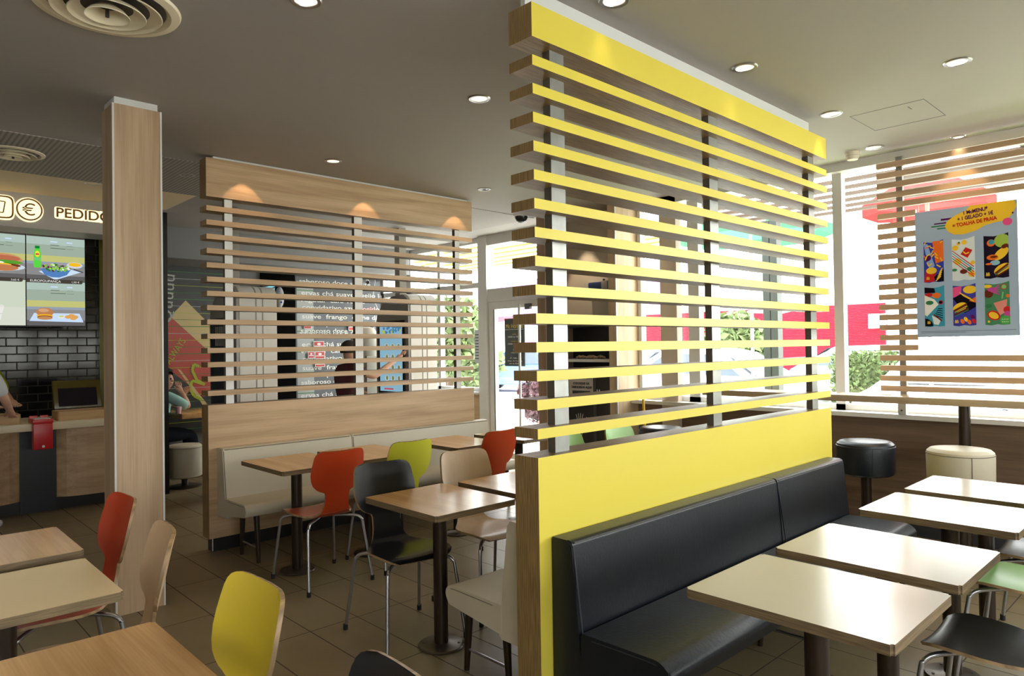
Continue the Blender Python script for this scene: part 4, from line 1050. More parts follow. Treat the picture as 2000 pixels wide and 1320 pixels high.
cY, cP, cR, cO, cB, cK, cW, cG, cPk, cT, cBr = Pc('yellow', 250, 205, 60), Pc('plum', 95, 30, 95), Pc('red', 205, 45, 45), Pc('orange', 245, 120, 50), Pc('blue', 70, 90, 200), Pc('ink', 25, 22, 35), Pc('white', 245, 245, 240), Pc('green', 60, 130, 90), Pc('pink', 240, 90, 150), Pc('teal', 70, 160, 190), Pc('brown', 110, 50, 35)
def uv(pts): return [(u*W_, v*H_) for u, v in pts]
cloud = [(0.31, 0.86), (0.33, 0.90), (0.42, 0.94), (0.52, 0.965), (0.56, 0.998), (0.98, 0.998), (0.99, 0.95), (0.96, 0.90), (0.90, 0.855), (0.80, 0.85), (0.70, 0.835), (0.62, 0.805), (0.50, 0.785), (0.40, 0.79), (0.34, 0.82)]
sh = [(cP, uv(rect(.20, .36, .885, .895))), (cP, uv(rect(.27, .38, .91, .925))), (cG, uv(rect(.17, .33, .865, .875))), (cG, uv(rect(.23, .36, .845, .855))), (cY, uv(cloud)), (cPk, ell(.91*W_, .845*H_, .028, .026)), (cP, ell(.96*W_, .905*H_, .006, .006))]
flatshapes('header_print', sh, (0, -0.0005, 0), (1, 0, 0), (0, 0, 1), po, step=0.00006)
pr = po
for s, u, v, w, m in (('1 McMENU*', .50, .935, .235, cP), ('+ 1 GELADO + 1€', .44, .892, .345, cP), ('= TOALHA DE PRAIA', .39, .845, .43, cR)):
    text_mesh('lettering', s, m, po, (u*W_, -0.002, v*H_), (1, 0, 0.085), (-0.085, 0, 1), 0.026, w*W_, depth=0.0003, bold=0.03)
rn = random.Random(11)
def towel(u0, u1, v0, v1, bg, fn):
    t = thing('tmp', '', ''); bpy.data.objects.remove(t)
    w = (u1-u0)*W_; h = (v1-v0)*H_
    edge = [(0, 0), (w*.25, -.006), (w*.5, .002), (w*.75, -.004), (w, 0), (w, h*.5), (w, h*1.03), (w*.7, h*.985), (w*.4, h*.97), (0, h)]
    S = [(bg, edge)]
    def add(m, pts): S.append((m, [(min(max(a*w, 0), w), min(max(b*h, 0), h)) for a, b in pts]))
    def e(m, cu, cv, r, q=None, rot=0): S.append((m, [(min(max(a, 0), w), min(max(b, 0), h)) for a, b in ell(cu*w, cv*h, r*w, (q or r)*w, rot)]))
    def ln(m, pts, t=.012):
        for q in stroke([(a*w, b*h) for a, b in pts], t): S.append((m, [(min(max(a, 0), w), min(max(b, 0), h)) for a, b in q]))
    def M(m, cu, cv, s=.16):
        for q in arches(cu*w, cv*h, s*w, s*1.1*w, .03*w): S.append((m, q))
    fn(add, e, ln, M)
    return flatshapes('printed_towel', S, (u0*W_, -0.0006, v0*H_), (1, 0, 0), (0, 0, 1), po, step=0.00005)
def t1(add, e, ln, M):
    add(cR, [(0, 0), (.5, 0), (.6, .22), (.1, .33)]); add(cO, [(.45, 1), (1, 1), (1, .5), (.6, .45)]); add(Pc('sky', 140, 175, 235), [(0, .95), (.2, .95), (.55, .4), (.3, .25)]); e(cP, .2, .6, .18); add(cK, [(.5, .12), (1, .3), (1, 0), (.6, 0)])
    e(cY, .38, .28, .27, .19)
    for k in range(22):
        a, b, c = rn.random()*.85, .35+rn.random()*.6, rn.uniform(-1.2, 1.2); ln((cY, cO, cY)[k % 3], [(a, b), (a+.2*math.cos(c), b+.11*math.sin(c))], .008)
    for k in range(5): ln(cY, [(.6+.05*k, .02+.05*k), (.85+.02*k, .13+.05*k)], .007)
    M(cY, .2, .06)
def t2(add, e, ln, M):
    add(cR, [(.38, .62), (.6, .78), (.9, .7), (.68, .52)]); ln(cY, [(.5, .68), (.6, .62), (.76, .65)], .008)
    for a, b, r in ((.15, .78, .14), (.3, .88, .09), (.55, .9, .12), (.25, .45, .17), (.85, .13, .15), (.9, .4, .1)): e(cY, a, b, r)
    for k in range(5): ln((cR, cT, cR, cG, cR)[k], [(0, .72-.06*k), (.95, .30-.06*k)], .006)
    e(cBr, .5, .2, .16, .12); e(cG, .75, .25, .1); e(cG, .1, .25, .12, .07); e(cO, .85, .13, .08); e(cG, .32, .9, .05)
def t3(add, e, ln, M):
    e(cO, .3, .82, .17); e(cT, .32, .84, .12); e(Pc('leaf', 170, 200, 90), .75, .85, .32); e(cY, .7, .55, .38, .2, .8); e(cO, .35, .48, .24, .13); e(cBr, .4, .49, .15, .06); e(Pc('pale', 150, 200, 225), .45, .35, .2, .12); e(cBr, .85, .72, .15, .1, .5)
    e(cY, .72, .2, .36, .2, .6); ln(cBr, [(.45, .1), (.98, .3)], .014); ln(cG, [(.45, .06), (.98, .25)], .006); ln(cBr, [(.5, .03), (1, .18)], .010); e(cO, .2, .33, .14, .05); M(cY, .15, .05)
def t4(add, e, ln, M):
    add(cK, [(0, .85), (.55, .85), (.5, .97), (0, 1)]); e(cO, .6, .78, .22, .16); e(cR, .2, .8, .2, .12); add(cW, [(0, .8), (.5, .68), (.7, .55), (.1, .25), (0, .3)]); e(cG, .25, .6, .2, .12); e(cR, .82, .6, .12); e(cK, .8, .6, .08)
    e(cK, .0, .0, .42, .45); add(Pc('cup', 225, 235, 240), [(.35, .28), (.8, .15), (.68, .03), (.45, .05)])
    for k in range(5): ln(cK, [(.5+.04*k, .28+.04*k), (.9, .2+.06*k)], .006)
    ln(cBr, [(.45, .3), (.85, .13)], .01); M(cY, .2, .06)
def t5(add, e, ln, M):
    add(cPk, [(0, .95), (.4, .98), (.35, .75), (0, .7)]); e(cY, .75, .88, .3, .2); add(cK, [(0, .68), (.4, .8), (1, .6), (1, .45), (.5, .3)]); add(cO, [(.7, .6), (1, .7), (1, .55)])
    for k in range(8): ln(cY, [(.3+.06*k, .82-.02*k), (.5+.06*k, .72-.02*k)], .006)
    e(cY, .3, .45, .34, .22, .5); ln(cBr, [(.02, .36), (.6, .52)], .016); ln(cG, [(.05, .31), (.65, .47)], .006); ln(cBr, [(.05, .27), (.68, .42)], .012); ln(cG, [(.08, .23), (.68, .38)], .006)
    for a, b, c in ((.4, .1, cO), (.55, .15, cY), (.7, .08, cO), (.85, .2, cP), (.9, .1, cR)): e(c, a, b, .08, .13, .4)
    M(cY, .15, .06)
def t6(add, e, ln, M):
    e(cY, .1, .93, .2, .08); e(cBr, .15, .75, .2); e(Pc('mag', 200, 80, 160), .3, .85, .2, .1)
    for k in range(5): ln(Pc('mag', 200, 80, 160), [(.25, .8), (.6, .72+.06*k)], .007)
    e(cR, .78, .9, .13); e(Pc('lt', 130, 200, 130), .78, .9, .10); ln(Pc('lt', 130, 200, 130), [(.74, .78), (.7, .62)], .008); add(Pc('cup2', 235, 150, 140), [(.35, .52), (.9, .6), (.85, .3), (.6, .22)]); e(cR, .9, .35, .16); e(Pc('mag', 200, 80, 160), .9, .25, .14)
    e(cR, .35, .22, .28, .22, -.6); e(cY, .35, .22, .22, .15, -.6); e(Pc('lg', 90, 180, 90), .82, .1, .22)
    for k in range(8): e(cW, .7+.07*(k % 4), .06+.06*(k//4), .02)
    e(cG, .15, .45, .15, .1); e(cO, .93, .68, .08); M(cY, .15, .05, .1)
c3 = [(.085, .29), (.375, .60), (.685, .915)]
for k, (bg, fn) in enumerate(((Pc('deep', 60, 70, 180), t1), (Pc('ivory', 225, 235, 240), t2), (Pc('night', 38, 30, 50), t3), (cT, t4), (Pc('violet', 70, 70, 170), t5), (Pc('fern', 80, 140, 105), t6))):
    a, b = c3[k % 3]; v0, v1 = ((.435, .755), (.085, .395))[k//3]
    towel(a, b, v0, v1, bg, fn)
flatshapes('fine_print', [(Pc('fine', 120, 130, 150), uv(rect(.04, .97, .042, .046))), (Pc('fine', 120, 130, 150), uv(rect(.04, .50, .032, .036)))], (0, -0.0005, 0), (1, 0, 0), (0, 0, 1), po)
for x in (0.02, W_-0.02): 
    bm = bmesh.new(); tube(bm, [(x, 0.01, H_-0.01), (x, 0.02, 1.005)], 0.003, 6); mob('hanger', bm, M_strip, po)

# ------------------------------------------------------------------ people
M_skin = plain('skin', (0.62, 0.36, 0.25), 0.5, var=0.04); M_hair = plain('dark_hair', (0.03, 0.02, 0.015), 0.6, var=0.2, scale=40)
def skinned(name, nodes, edges, mat, parent, sub=2, root=None):
    me = bpy.data.meshes.new(name); keys = list(nodes); idx = {k: i for i, k in enumerate(keys)}
    me.from_pydata([nodes[k][0] for k in keys], [(idx[a], idx[b]) for a, b in edges], [])
    o = bpy.data.objects.new(name, me); COL.objects.link(o)
    sk = o.modifiers.new('s', 'SKIN'); sk.use_smooth_shade = True
    sl = me.skin_vertices[0].data
    for k in keys:
        r = nodes[k][1]; r = r if isinstance(r, tuple) else (r, r)
        sl[idx[k]].radius = r; sl[idx[k]].use_root = (k == (root or keys[0]))
    sb = o.modifiers.new('d', 'SUBSURF'); sb.levels = sub; sb.render_levels = sub
    dg = bpy.context.evaluated_depsgraph_get(); m2 = bpy.data.meshes.new_from_object(o.evaluated_get(dg))
    bpy.data.objects.remove(o); m2.materials.clear(); m2.materials.append(mat)
    for p in m2.polygons: p.use_smooth = True
    return link(bpy.data.objects.new(name, m2), parent)
def person(label, loc, rz, J, shirt, trousers, shoe, sleeve=0.5, group=None, scale=1.0, long_hair=False, short=False):
    t = thing('person', label, 'person', loc, rz)
    def v(k): return tuple(c*scale for c in J[k])
    def lerp(a, b, s): return tuple(x+(y-x)*s for x, y in zip(a, b))
    N, Ed = {}, []
    N['pelvis'] = (v('pelvis'), .11); N['spine'] = (lerp(v('pelvis'), v('chest'), .5), .10); N['chest'] = (v('chest'), .115); N['neck'] = (v('neck'), .05); N['jaw'] = (v('jaw'), .062); N['head'] = (v('head'), .085); N['crown'] = (v('crown'), .07)
    Ed += [('pelvis', 'spine'), ('spine', 'chest'), ('chest', 'neck'), ('neck', 'jaw'), ('jaw', 'head'), ('head', 'crown')]
    f = Vector(v('face')).normalized(); hd = Vector(v('head'))
    N['nose'] = (tuple(hd+f*0.095+Vector((0, 0, -0.02))), .012); Ed.append(('head', 'nose'))
    side = f.cross(Vector((0, 0, 1))).normalized()
    for s, n in ((1, 'ear_r'), (-1, 'ear_l')): N[n] = (tuple(hd+side*s*0.085+Vector((0, 0, -0.02))), .014); Ed.append(('head', n))
    for s in 'lr':
        N['sh'+s] = (v('sh'+s), .055); N['el'+s] = (v('el'+s), .040); N['fo'+s] = (lerp(v('el'+s), v('wr'+s), .45), .038); N['wr'+s] = (v('wr'+s), .026)
        a, b = Vector(v('el'+s)), Vector(v('wr'+s)); d = (b-a).normalized(); pal = b+d*0.055
        N['pa'+s] = (tuple(pal), (.036, .018)); Ed += [('chest', 'sh'+s), ('sh'+s, 'el'+s), ('el'+s, 'fo'+s), ('fo'+s, 'wr'+s), ('wr'+s, 'pa'+s)]
        q = d.cross(Vector((0, 0, 1)));  q = q.normalized() if q.length > .2 else Vector((1, 0, 0)); w = q.cross(d)
        for k in range(4):
            o_ = q*(-0.030+0.02*k); L_ = (.05, .058, .055, .042)[k]
            N['f%d%s' % (k, s)] = (tuple(pal+d*0.035+o_), .009); N['g%d%s' % (k, s)] = (tuple(pal+d*(0.035+L_)+o_+w*0.018), .008)
            Ed += [('pa'+s, 'f%d%s' % (k, s)), ('f%d%s' % (k, s), 'g%d%s' % (k, s))]
        N['t'+s] = (tuple(b+d*0.045-q*0.048), .010); N['u'+s] = (tuple(b+d*0.085-q*0.058), .009); Ed += [('wr'+s, 't'+s), ('t'+s, 'u'+s)]
        N['hi'+s] = (v('hi'+s), .085); N['kn'+s] = (v('kn'+s), .056); N['an'+s] = (v('an'+s), .038); N['to'+s] = (v('to'+s), .032)
        N['ca'+s] = (lerp(v('kn'+s), v('an'+s), .35), .052)
        Ed += [('pelvis', 'hi'+s), ('hi'+s, 'kn'+s), ('kn'+s, 'ca'+s), ('ca'+s, 'an'+s), ('an'+s, 'to'+s)]
    skinned('body', N, Ed, M_skin, t, root='pelvis')
    S = {'pelvis': (lerp(v('pelvis'), v('chest'), -.05), .135), 'spine': (N['spine'][0], .13), 'chest': (N['chest'][0], .145), 'nk': (lerp(v('chest'), v('neck'), .75), .07)}
    Se = [('pelvis', 'spine'), ('spine', 'chest'), ('chest', 'nk')]
    for s in 'lr':
        S['s'+s] = (v('sh'+s), .072); S['e'+s] = (lerp(v('sh'+s), v('el'+s), sleeve*2 if sleeve <= .5 else 1), .062); Se += [('chest', 's'+s), ('s'+s, 'e'+s)]
        if sleeve > .5: S['w'+s] = (v('wr'+s), .042); Se.append(('e'+s, 'w'+s))
    skinned('shirt', S, Se, shirt, t, root='pelvis')
    T = {'p': (v('pelvis'), .125)}; Te = []
    for s in 'lr':
        T['h'+s] = (v('hi'+s), .10); T['k'+s] = (v('kn'+s), .070); T['a'+s] = (lerp(v('kn'+s), v('an'+s), .90), .052); Te += [('p', 'h'+s), ('h'+s, 'k'+s), ('k'+s, 'a'+s)]
    skinned('trousers', T, Te, trousers, t, root='p')
    for s in 'lr':
        a, b = Vector(v('an'+s)), Vector(v('to'+s))
        skinned('shoe', {'h': (tuple(a+Vector((0, 0, -.04))-(b-a)*.15), .042), 'm': (tuple(a.lerp(b, .5)+Vector((0, 0, -.02))), .046), 't': (tuple(b+(b-a)*.18), .036)}, [('h', 'm'), ('m', 't')], shoe, t)
    bm = bmesh.new(); bmesh.ops.create_uvsphere(bm, u_segments=24, v_segments=16, radius=1); bmesh.ops.scale(bm, vec=(.098, .104, .108), verts=bm.verts)
    bmesh.ops.delete(bm, geom=[q for q in bm.verts if (q.co.x*f.x+q.co.y*f.y) > .035 and q.co.z < .055 or q.co.z < -.055], context='VERTS')
    bmesh.ops.translate(bm, verts=bm.verts, vec=hd+Vector((0, 0, .02))); mob('hair', bm, M_hair, t, smooth=True)
    for s in (-1, 1):
        bm = bmesh.new(); bmesh.ops.create_uvsphere(bm, u_segments=10, v_segments=8, radius=.010); bmesh.ops.translate(bm, verts=bm.verts, vec=hd+f*.079+side*s*.031+Vector((0, 0, .004))); mob('eye', bm, M_hair, t)
    bm = bmesh.new(); m0 = hd+f*.074+Vector((0, 0, -.055)); tube(bm, [m0-side*.022, m0+f*.006, m0+side*.022], .005, 6); mob('mouth', bm, plain('lips', (.4, .13, .1), .5), t)
    return t
base = dict(pelvis=(0, 0, .96), chest=(0, 0, 1.28), neck=(0, 0.005, 1.47), jaw=(0, .03, 1.54), head=(0, .025, 1.62), crown=(0, .01, 1.66), face=(0, 1, 0),
            shl=(-.18, 0, 1.40), shr=(.18, 0, 1.40), ell=(-.24, -.02, 1.12), elr=(.24, -.02, 1.12), wrl=(-.23, .12, .90), wrr=(.23, .12, .90),
            hil=(-.09, 0, .90), hir=(.09, 0, .90), knl=(-.10, .03, .50), knr=(.10, .03, .50), anl=(-.11, 0, .09), anr=(.11, 0, .09), tol=(-.12, .14, .04), tor=(.12, .14, .04))
def J(**k): d = dict(base); d.update(k); return d
M_bluejean = plain('light_blue_jeans', (0.10, 0.18, 0.50), 0.8, var=.1); M_greyt = plain('pale_grey_tee', (0.55, 0.56, 0.58), 0.8); M_maroon = plain('maroon_top', (0.055, 0.010, 0.016), 0.8)
M_teal = plain('pale_teal_shirt', (0.35, 0.62, 0.60), 0.8); M_dkjean = plain('dark_jeans', (0.012, 0.018, 0.035), 0.8); M_shoe = plain('grey_sneaker', (0.5, 0.48, 0.5), 0.7); M_lime = plain('lime_uniform', (0.42, 0.45, 0.01), 0.8)
person('person in grey top and blue jeans at the counter, cut by the left edge', (-7.45, 0.74, 0), D(50), J(elr=(.23, .10, 1.16), wrr=(.16, .30, 1.02), ell=(-.24, .1, 1.14), wrl=(-.12, .32, 1.05), tor=(.14, .16, .04)), M_greyt, M_bluejean, M_shoe, scale=.97)
person('person in lime green uniform top behind the counter at the left edge', (-8.75, 0.92, 0), D(-60), J(elr=(.24, .1, 1.14), wrr=(.12, .36, 1.05), ell=(-.24, .1, 1.14), wrl=(-.12, .36, 1.05)), M_lime, M_dkjean, M_shoe, scale=.96)
person('person in maroon top reaching up to the blue lit kiosk screen', (-7.02, 4.10, 0), D(0),
       J(elr=(.20, .26, 1.30), wrr=(.13, .66, 1.52), shl=(-.18, 0, 1.36), ell=(-.36, .06, 1.20), wrl=(-.20, .22, 1.12), face=(.2, 1, 0)), M_maroon, M_dkjean, M_shoe, scale=.91, sleeve=.3)
seatJ = J(pelvis=(0, 0, .54), chest=(0, .08, .86), neck=(0, .13, 1.05), jaw=(.01, .17, 1.10), head=(.01, .155, 1.18), crown=(.01, .14, 1.22), face=(.7, .7, -.1),
          shl=(-.17, .10, .99), shr=(.18, .12, .98), elr=(.27, .34, .835), wrr=(.10, .30, 1.02), ell=(-.26, .30, .84), wrl=(-.06, .36, .98),
          hil=(-.09, .02, .50), hir=(.09, .02, .50), knl=(-.12, .42, .50), knr=(.12, .42, .50), anl=(-.12, .44, .09), anr=(.12, .44, .09), tol=(-.12, .58, .04), tor=(.12, .58, .04))
person('person in pale teal shirt eating at a table, half hidden behind the column', (-8.98, 2.62, 0), D(-4), seatJ, M_teal, M_dkjean, M_shoe)
t = thing('low_table', 'oak topped table in front of the seated eating person', 'table', (-8.80, 3.22, 0))
boxo('tabletop', -0.42, 0.30, -0.42, 0.62, 0.715, 0.775, M_tableoak, t, bev=0.004)
bm = bmesh.new(); cyl(bm, (0, 0), 0.04, 0, 0.72, 16); cyl(bm, (0, 0), 0.16, 0, 0.012, 24); mob('pedestal', bm, M_pole, t)
t = thing('drink_cup', 'small white and pink cup by the elbow of the eating person', 'cup', (-8.62, 2.80, 0.775))
bm = bmesh.new(); lathe(bm, [(.001, 0), (.026, 0), (.036, .08), (.033, .08), (.001, .07)], n=20, cap=False); mob('cup_body', bm, plain('cup_pink', (.75, .45, .5), .5), t, smooth=True)
t = thing('drum_stool', 'dark stool under the eating person', 'stool', (-8.98, 2.63, 0))
bm = bmesh.new(); lathe(bm, [(.001, .12), (.17, .12), (.175, .15), (.175, .41), (.16, .425), (.001, .43)], n=30, cap=False); mob('seat', bm, M_blkleather, t, smooth=True)
bm = bmesh.new(); cyl(bm, (0, 0), .03, 0, .12, 14); cyl(bm, (0, 0), .15, 0, .012, 24); mob('stem', bm, M_pole, t)

# ------------------------------------------------------------------ outside
M_conc = plain('pale_concrete', (0.66, 0.64, 0.60), 0.8, var=.05, scale=2)
boxo('ground', -45, 25, 6.28, 60, -0.25, -0.05, M_conc, kind='structure')
boxo('ground_side', 2.8, 25, -12, 6.28, -0.25, -0.05, M_conc, kind='structure')
boxo('lawn', -4.6, 6, 6.5, 8.6, -0.05, 0.0, plain('grass_green', (0.22, 0.34, 0.05), 0.9, var=.4, scale=30), kind='structure')
M_leaf = plain('leaf_green', (0.13, 0.18, 0.065), 0.6, var=.4, scale=8); M_leafd = plain('leaf_dark', (0.06, 0.09, 0.04), 0.6, var=.4, scale=8); M_leafr = plain('leaf_purple', (0.07, 0.02, 0.03), 0.6, var=.4, scale=8); M_bark = plain('bark', (0.12, 0.08, 0.05), 0.9, var=.3)
def leaves(name, cells, n, size, mat, parent, seed=1, core=None):
    """many small leaf blades scattered in ellipsoids/boxes"""
    rn = random.Random(seed); bm = bmesh.new()
    for k in range(n):
        c, r, bx = cells[k % len(cells)]
        while True:
            p = Vector((rn.uniform(-1, 1), rn.uniform(-1, 1), rn.uniform(-1, 1)))
            if bx or (p.length <= 1 and p.length > .45): break
        if bx: p = p if max(abs(q) for q in p) > .8 else p/max(abs(q) for q in p)*rn.uniform(.85, 1.02)
        o = Vector(c)+Vector((p.x*r[0], p.y*r[1], p.z*r[2]))
        a = Vector((rn.uniform(-1, 1), rn.uniform(-1, 1), rn.uniform(-1, 1))).normalized(); b = a.cross(Vector((rn.uniform(-1, 1), rn.uniform(-1, 1), .3))).normalized()
        s = size*rn.uniform(.6, 1.3)
        bm.faces.new([bm.verts.new(o+q) for q in (-a*s, b*s*.45, a*s, -b*s*.45)])
    if core:
        for (c, r) in core: box(bm, c[0]-r[0], c[0]+r[0], c[1]-r[1], c[1]+r[1], c[2]-r[2], c[2]+r[2])
    me = bpy.data.meshes.new(name); bm.to_mesh(me); bm.free(); me.materials.append(mat)
    return link(bpy.data.objects.new(name, me), parent)
def hedge(label, x0, x1, y0, y1, z1, seed, mat=M_leaf, n=5000):
    t = thing('hedge', label, 'hedge', ((x0+x1)/2, (y0+y1)/2, -0.05)); w, d = (x1-x0)/2, (y1-y0)/2; h = (z1+.05)/2
    leaves('foliage', [((0, 0, h), (w, d, h), True)], n, .06, mat, t, seed, core=[((0, 0, h), (w*.9, d*.85, h*.95))])
hedge('clipped green hedge left of the slat screen, beyond the window', -5.05, -4.2, 12.5, 13.5, 1.30, 2)
hedge('long clipped green hedge seen below the poster', -1.7, 4.0, 12.8, 13.6, 1.15, 3)
hedge('far clipped green hedge seen between the lowest slats of the screen', -0.9, 5.0, 10.2, 10.9, 0.95, 4)
def tree(label, x, y, h, r, seed, mat=M_leaf, n=2600):
    t = thing('tree', label, 'tree', (x, y, -0.05))
    leaves('crown', [((0, 0, h), (r, r, r*.9), False), ((r*.5, .2, h-.5*r), (r*.7, r*.7, r*.6), False), ((-r*.5, 0, h-.3*r), (r*.7, r*.7, r*.6), False)], n, .16, mat, t, seed)
    bm = bmesh.new(); tube(bm, [(0, 0, 0), (.05, 0, h*.4), (0, 0, h)], .12, 8, r_end=.05); mob('trunk', bm, M_bark, t, smooth=True)
tree('leafy green tree outside behind the kiosks', -12.9, 10.2, 1.9, 1.0, 5)
tree('leafy tree outside behind the right kiosk, lighter green', -15.6, 12.6, 1.7, 1.2, 6)
tree('low leafy tree outside at the left end of the window', -16.6, 9.6, 1.5, 1.1, 7, M_leafd)
tree('tree outside farthest behind the kiosk window', -18.6, 14.5, 1.9, 1.3, 8)
tree('small round tree outside seen through the yellow slats', -10.2, 18.6, 1.75, .8, 9)
t = thing('shrub', 'reddish purple leaved shrub outside the glass door', 'shrub', (-9.3, 9.6, -0.05)); leaves('foliage', [((0, 0, .55), (.55, .4, .5), False)], 1500, .07, M_leafr, t, 10)
t = thing('shrub', 'grey green shrub outside the glass door behind the purple one', 'shrub', (-9.6, 11.2, -0.2)); leaves('foliage', [((0, 0, .75), (.9, .5, .6), False)], 1500, .08, M_leafd, t, 11)
t = thing('boulder', 'smooth reddish boulder outside the door', 'rock', (-8.65, 9.2, 0.1)); bm = bmesh.new(); bmesh.ops.create_icosphere(bm, subdivisions=3, radius=.28); bmesh.ops.scale(bm, vec=(1, .8, .6), verts=bm.verts); mob('stone', bm, plain('red_stone', (.4, .13, .1), .8, var=.2), t, smooth=True)
t = thing('bollard', 'light metal bollard outside behind the door glass', 'bollard', (-7.15, 6.9, -0.05)); boxo('body', -.07, .07, -.07, .07, 0, .82, M_alu, t, bev=.01)

# corrugated red wall, carport
rw = thing('corrugated_wall', 'long bright red corrugated metal wall across the car park', 'wall', (-13, 26, -0.05))
bm = bmesh.new(); n = 46; x0, x1 = -9.0, 4.4; prev = None
for k in range(n*2+1):
    z = .3+2.6*k/(n*2); yy = 0.0 if k % 2 else .05
    cur = (bm.verts.new((x0, yy, z)), bm.verts.new((x1, yy, z)))
    if prev: bm.faces.new((prev[0], prev[1], cur[1], cur[0]))
    prev = cur
bm.verts.new((0, .2, 0)); mob('sheet', bm, plain('signal_red', (.42, .028, .055), .5), rw)
boxo('backing', x0, x1, .06, .25, 0, 2.9, plain('signal_red', (.42, .028, .055), .5), rw)
t = thing('notice_plate', 'white plate on the red corrugated wall', 'sign', (-9.1, 25.85, 1.95)); boxo('plate', 0, .55, 0, .05, 0, .5, M_white, t)
t = thing('carport', 'white curved fabric carport in front of the red wall', 'carport', (-8.5, 23, -0.05))
bm = bmesh.new(); pr = [(-3+6*i/12, 2.62+.35*math.sin(PI*i/12)) for i in range(13)]; extr(bm, pr+[(x, z-.05) for x, z in reversed(pr)], -1.2, 1.2); mob('canopy', bm, M_white, t, smooth=True)
for x in (-2.8, 2.8): boxo('post', x-.05, x+.05, -.05, .05, 0, 2.7, M_alu, t)
t = thing('lilac_building', 'lilac fronted building with a red band seen through the door', 'building', (-27, 27, -0.05)); boxo('facade', -9, 7, 0, 3, 0, 5.2, plain('lilac', (.30, .15, .38), .7), t); boxo('red_band', -9, 7, -.1, 0, 3.0, 3.25, plain('signal_red', (.42, .028, .055), .5), t); boxo('lower_wall', -9, 7, -.05, 0, 0, 1.2, M_conc, t)
for k in range(5): boxo('mullion', -8+3*k, -7.9+3*k, -.06, 0, 1.2, 5.2, M_white, t)

def car(label, x, y, rz, paint, L_=4.2, seed=0):
    t = thing('car', label, 'car', (x, y, -0.05), rz)
    prof = [(-L_/2, .35), (-L_/2+.02, .72), (-L_/2+.25, .82), (-L_/2+1.05, .90), (-L_/2+1.75, 1.38), (-L_/2+2.2, 1.46), (L_/2-1.1, 1.44), (L_/2-.35, .98), (L_/2-.05, .88), (L_/2, .40), (L_/2-.1, .25), (-L_/2+.1, .25)]
    bm = bmesh.new(); extr(bm, prof, -.82, .82); bevel_all(bm, .05, 2)
    for v_ in bm.verts:
        if v_.co.z > .9: v_.co.y *= 1-.22*(v_.co.z-.9)/.55
    mob('body', bm, paint, t, smooth=True)
    for s in (-1, 1):
        g = [(-L_/2+1.22, .93), (-L_/2+1.85, 1.34), (L_/2-1.2, 1.36), (L_/2-.62, .98)]
        bm = bmesh.new(); vs = [bm.verts.new((a, s*(.83-.17*(b-.9)/.5), b)) for a, b in g]; bm.faces.new(vs); r = bmesh.ops.solidify(bm, geom=bm.faces[:], thickness=.01); mob('side_glass', bm, plain('car_glass', (.16, .20, .25), .08), t)
        for xx in (-L_/2+.8, L_/2-.8):
            bm = bmesh.new(); lathe(bm, [(.001, -.1), (.20, -.1), (.31, -.09), (.32, 0), (.31, .09), (.20, .1), (.001, .1)], n=26, cap=False)
            bmesh.ops.rotate(bm, verts=bm.verts, cent=(0, 0, 0), matrix=Matrix.Rotation(PI/2, 3, 'X')); bmesh.ops.translate(bm, verts=bm.verts, vec=(xx, s*.76, .32)); w = mob('wheel', bm, M_rubber, t, smooth=True)
            bm = bmesh.new(); cyl(bm, (0, 0), .19, -.01, .01, 20); bmesh.ops.rotate(bm, verts=bm.verts, cent=(0, 0, 0), matrix=Matrix.Rotation(PI/2, 3, 'X')); bmesh.ops.translate(bm, verts=bm.verts, vec=(xx, s*.865, .32)); mob('hub_cap', bm, M_alu, w)
        boxo('headlamp', -L_/2-.005, -L_/2+.08, s*.6-.14, s*.6+.14, .58, .72, M_strip, t, bev=.02)
        boxo('tail_lamp', L_/2-.06, L_/2+.005, s*.62-.12, s*.62+.12, .66, .82, M_red, t, bev=.02)
    for (a, b, c, d) in ((-L_/2+1.0, .93, -L_/2+1.7, 1.37), (L_/2-.98, 1.40, L_/2-.42, 1.03)):
        bm = bmesh.new(); vs = [bm.verts.new(p) for p in ((a-.03, -.68, b), (a-.03, .68, b), (c-.03 if a < 0 else c+.04, .58, d), (c-.03 if a < 0 else c+.04, -.58, d))]
        if a > 0:
            for q in vs[:2]: q.co.x += .06
        bm.faces.new(vs); mob('windscreen', bm, plain('car_glass', (.16, .20, .25), .08), t)
    return t
cw = plain('car_white', (.75, .76, .78), .25, coat=.5); cs = plain('car_silver', (.35, .37, .40), .3, metal=.6, coat=.5); cbl = plain('car_blue', (.15, .25, .5), .3, coat=.5)
car('white car parked outside just left of the white window mullion', -7.35, 12.9, D(178), cw)
car('dark silver car roof showing above the hedge by the slat screen', -6.0, 18.2, D(185), cs)
car('white car seen between the lowest slats of the screen', -3.0, 12.2, D(88), cw, 3.9)
car('light blue car seen through the glass door', -17.5, 17, D(20), cbl)
car('white car farther back outside behind the yellow slats', -12.6, 17.2, D(178), cw)

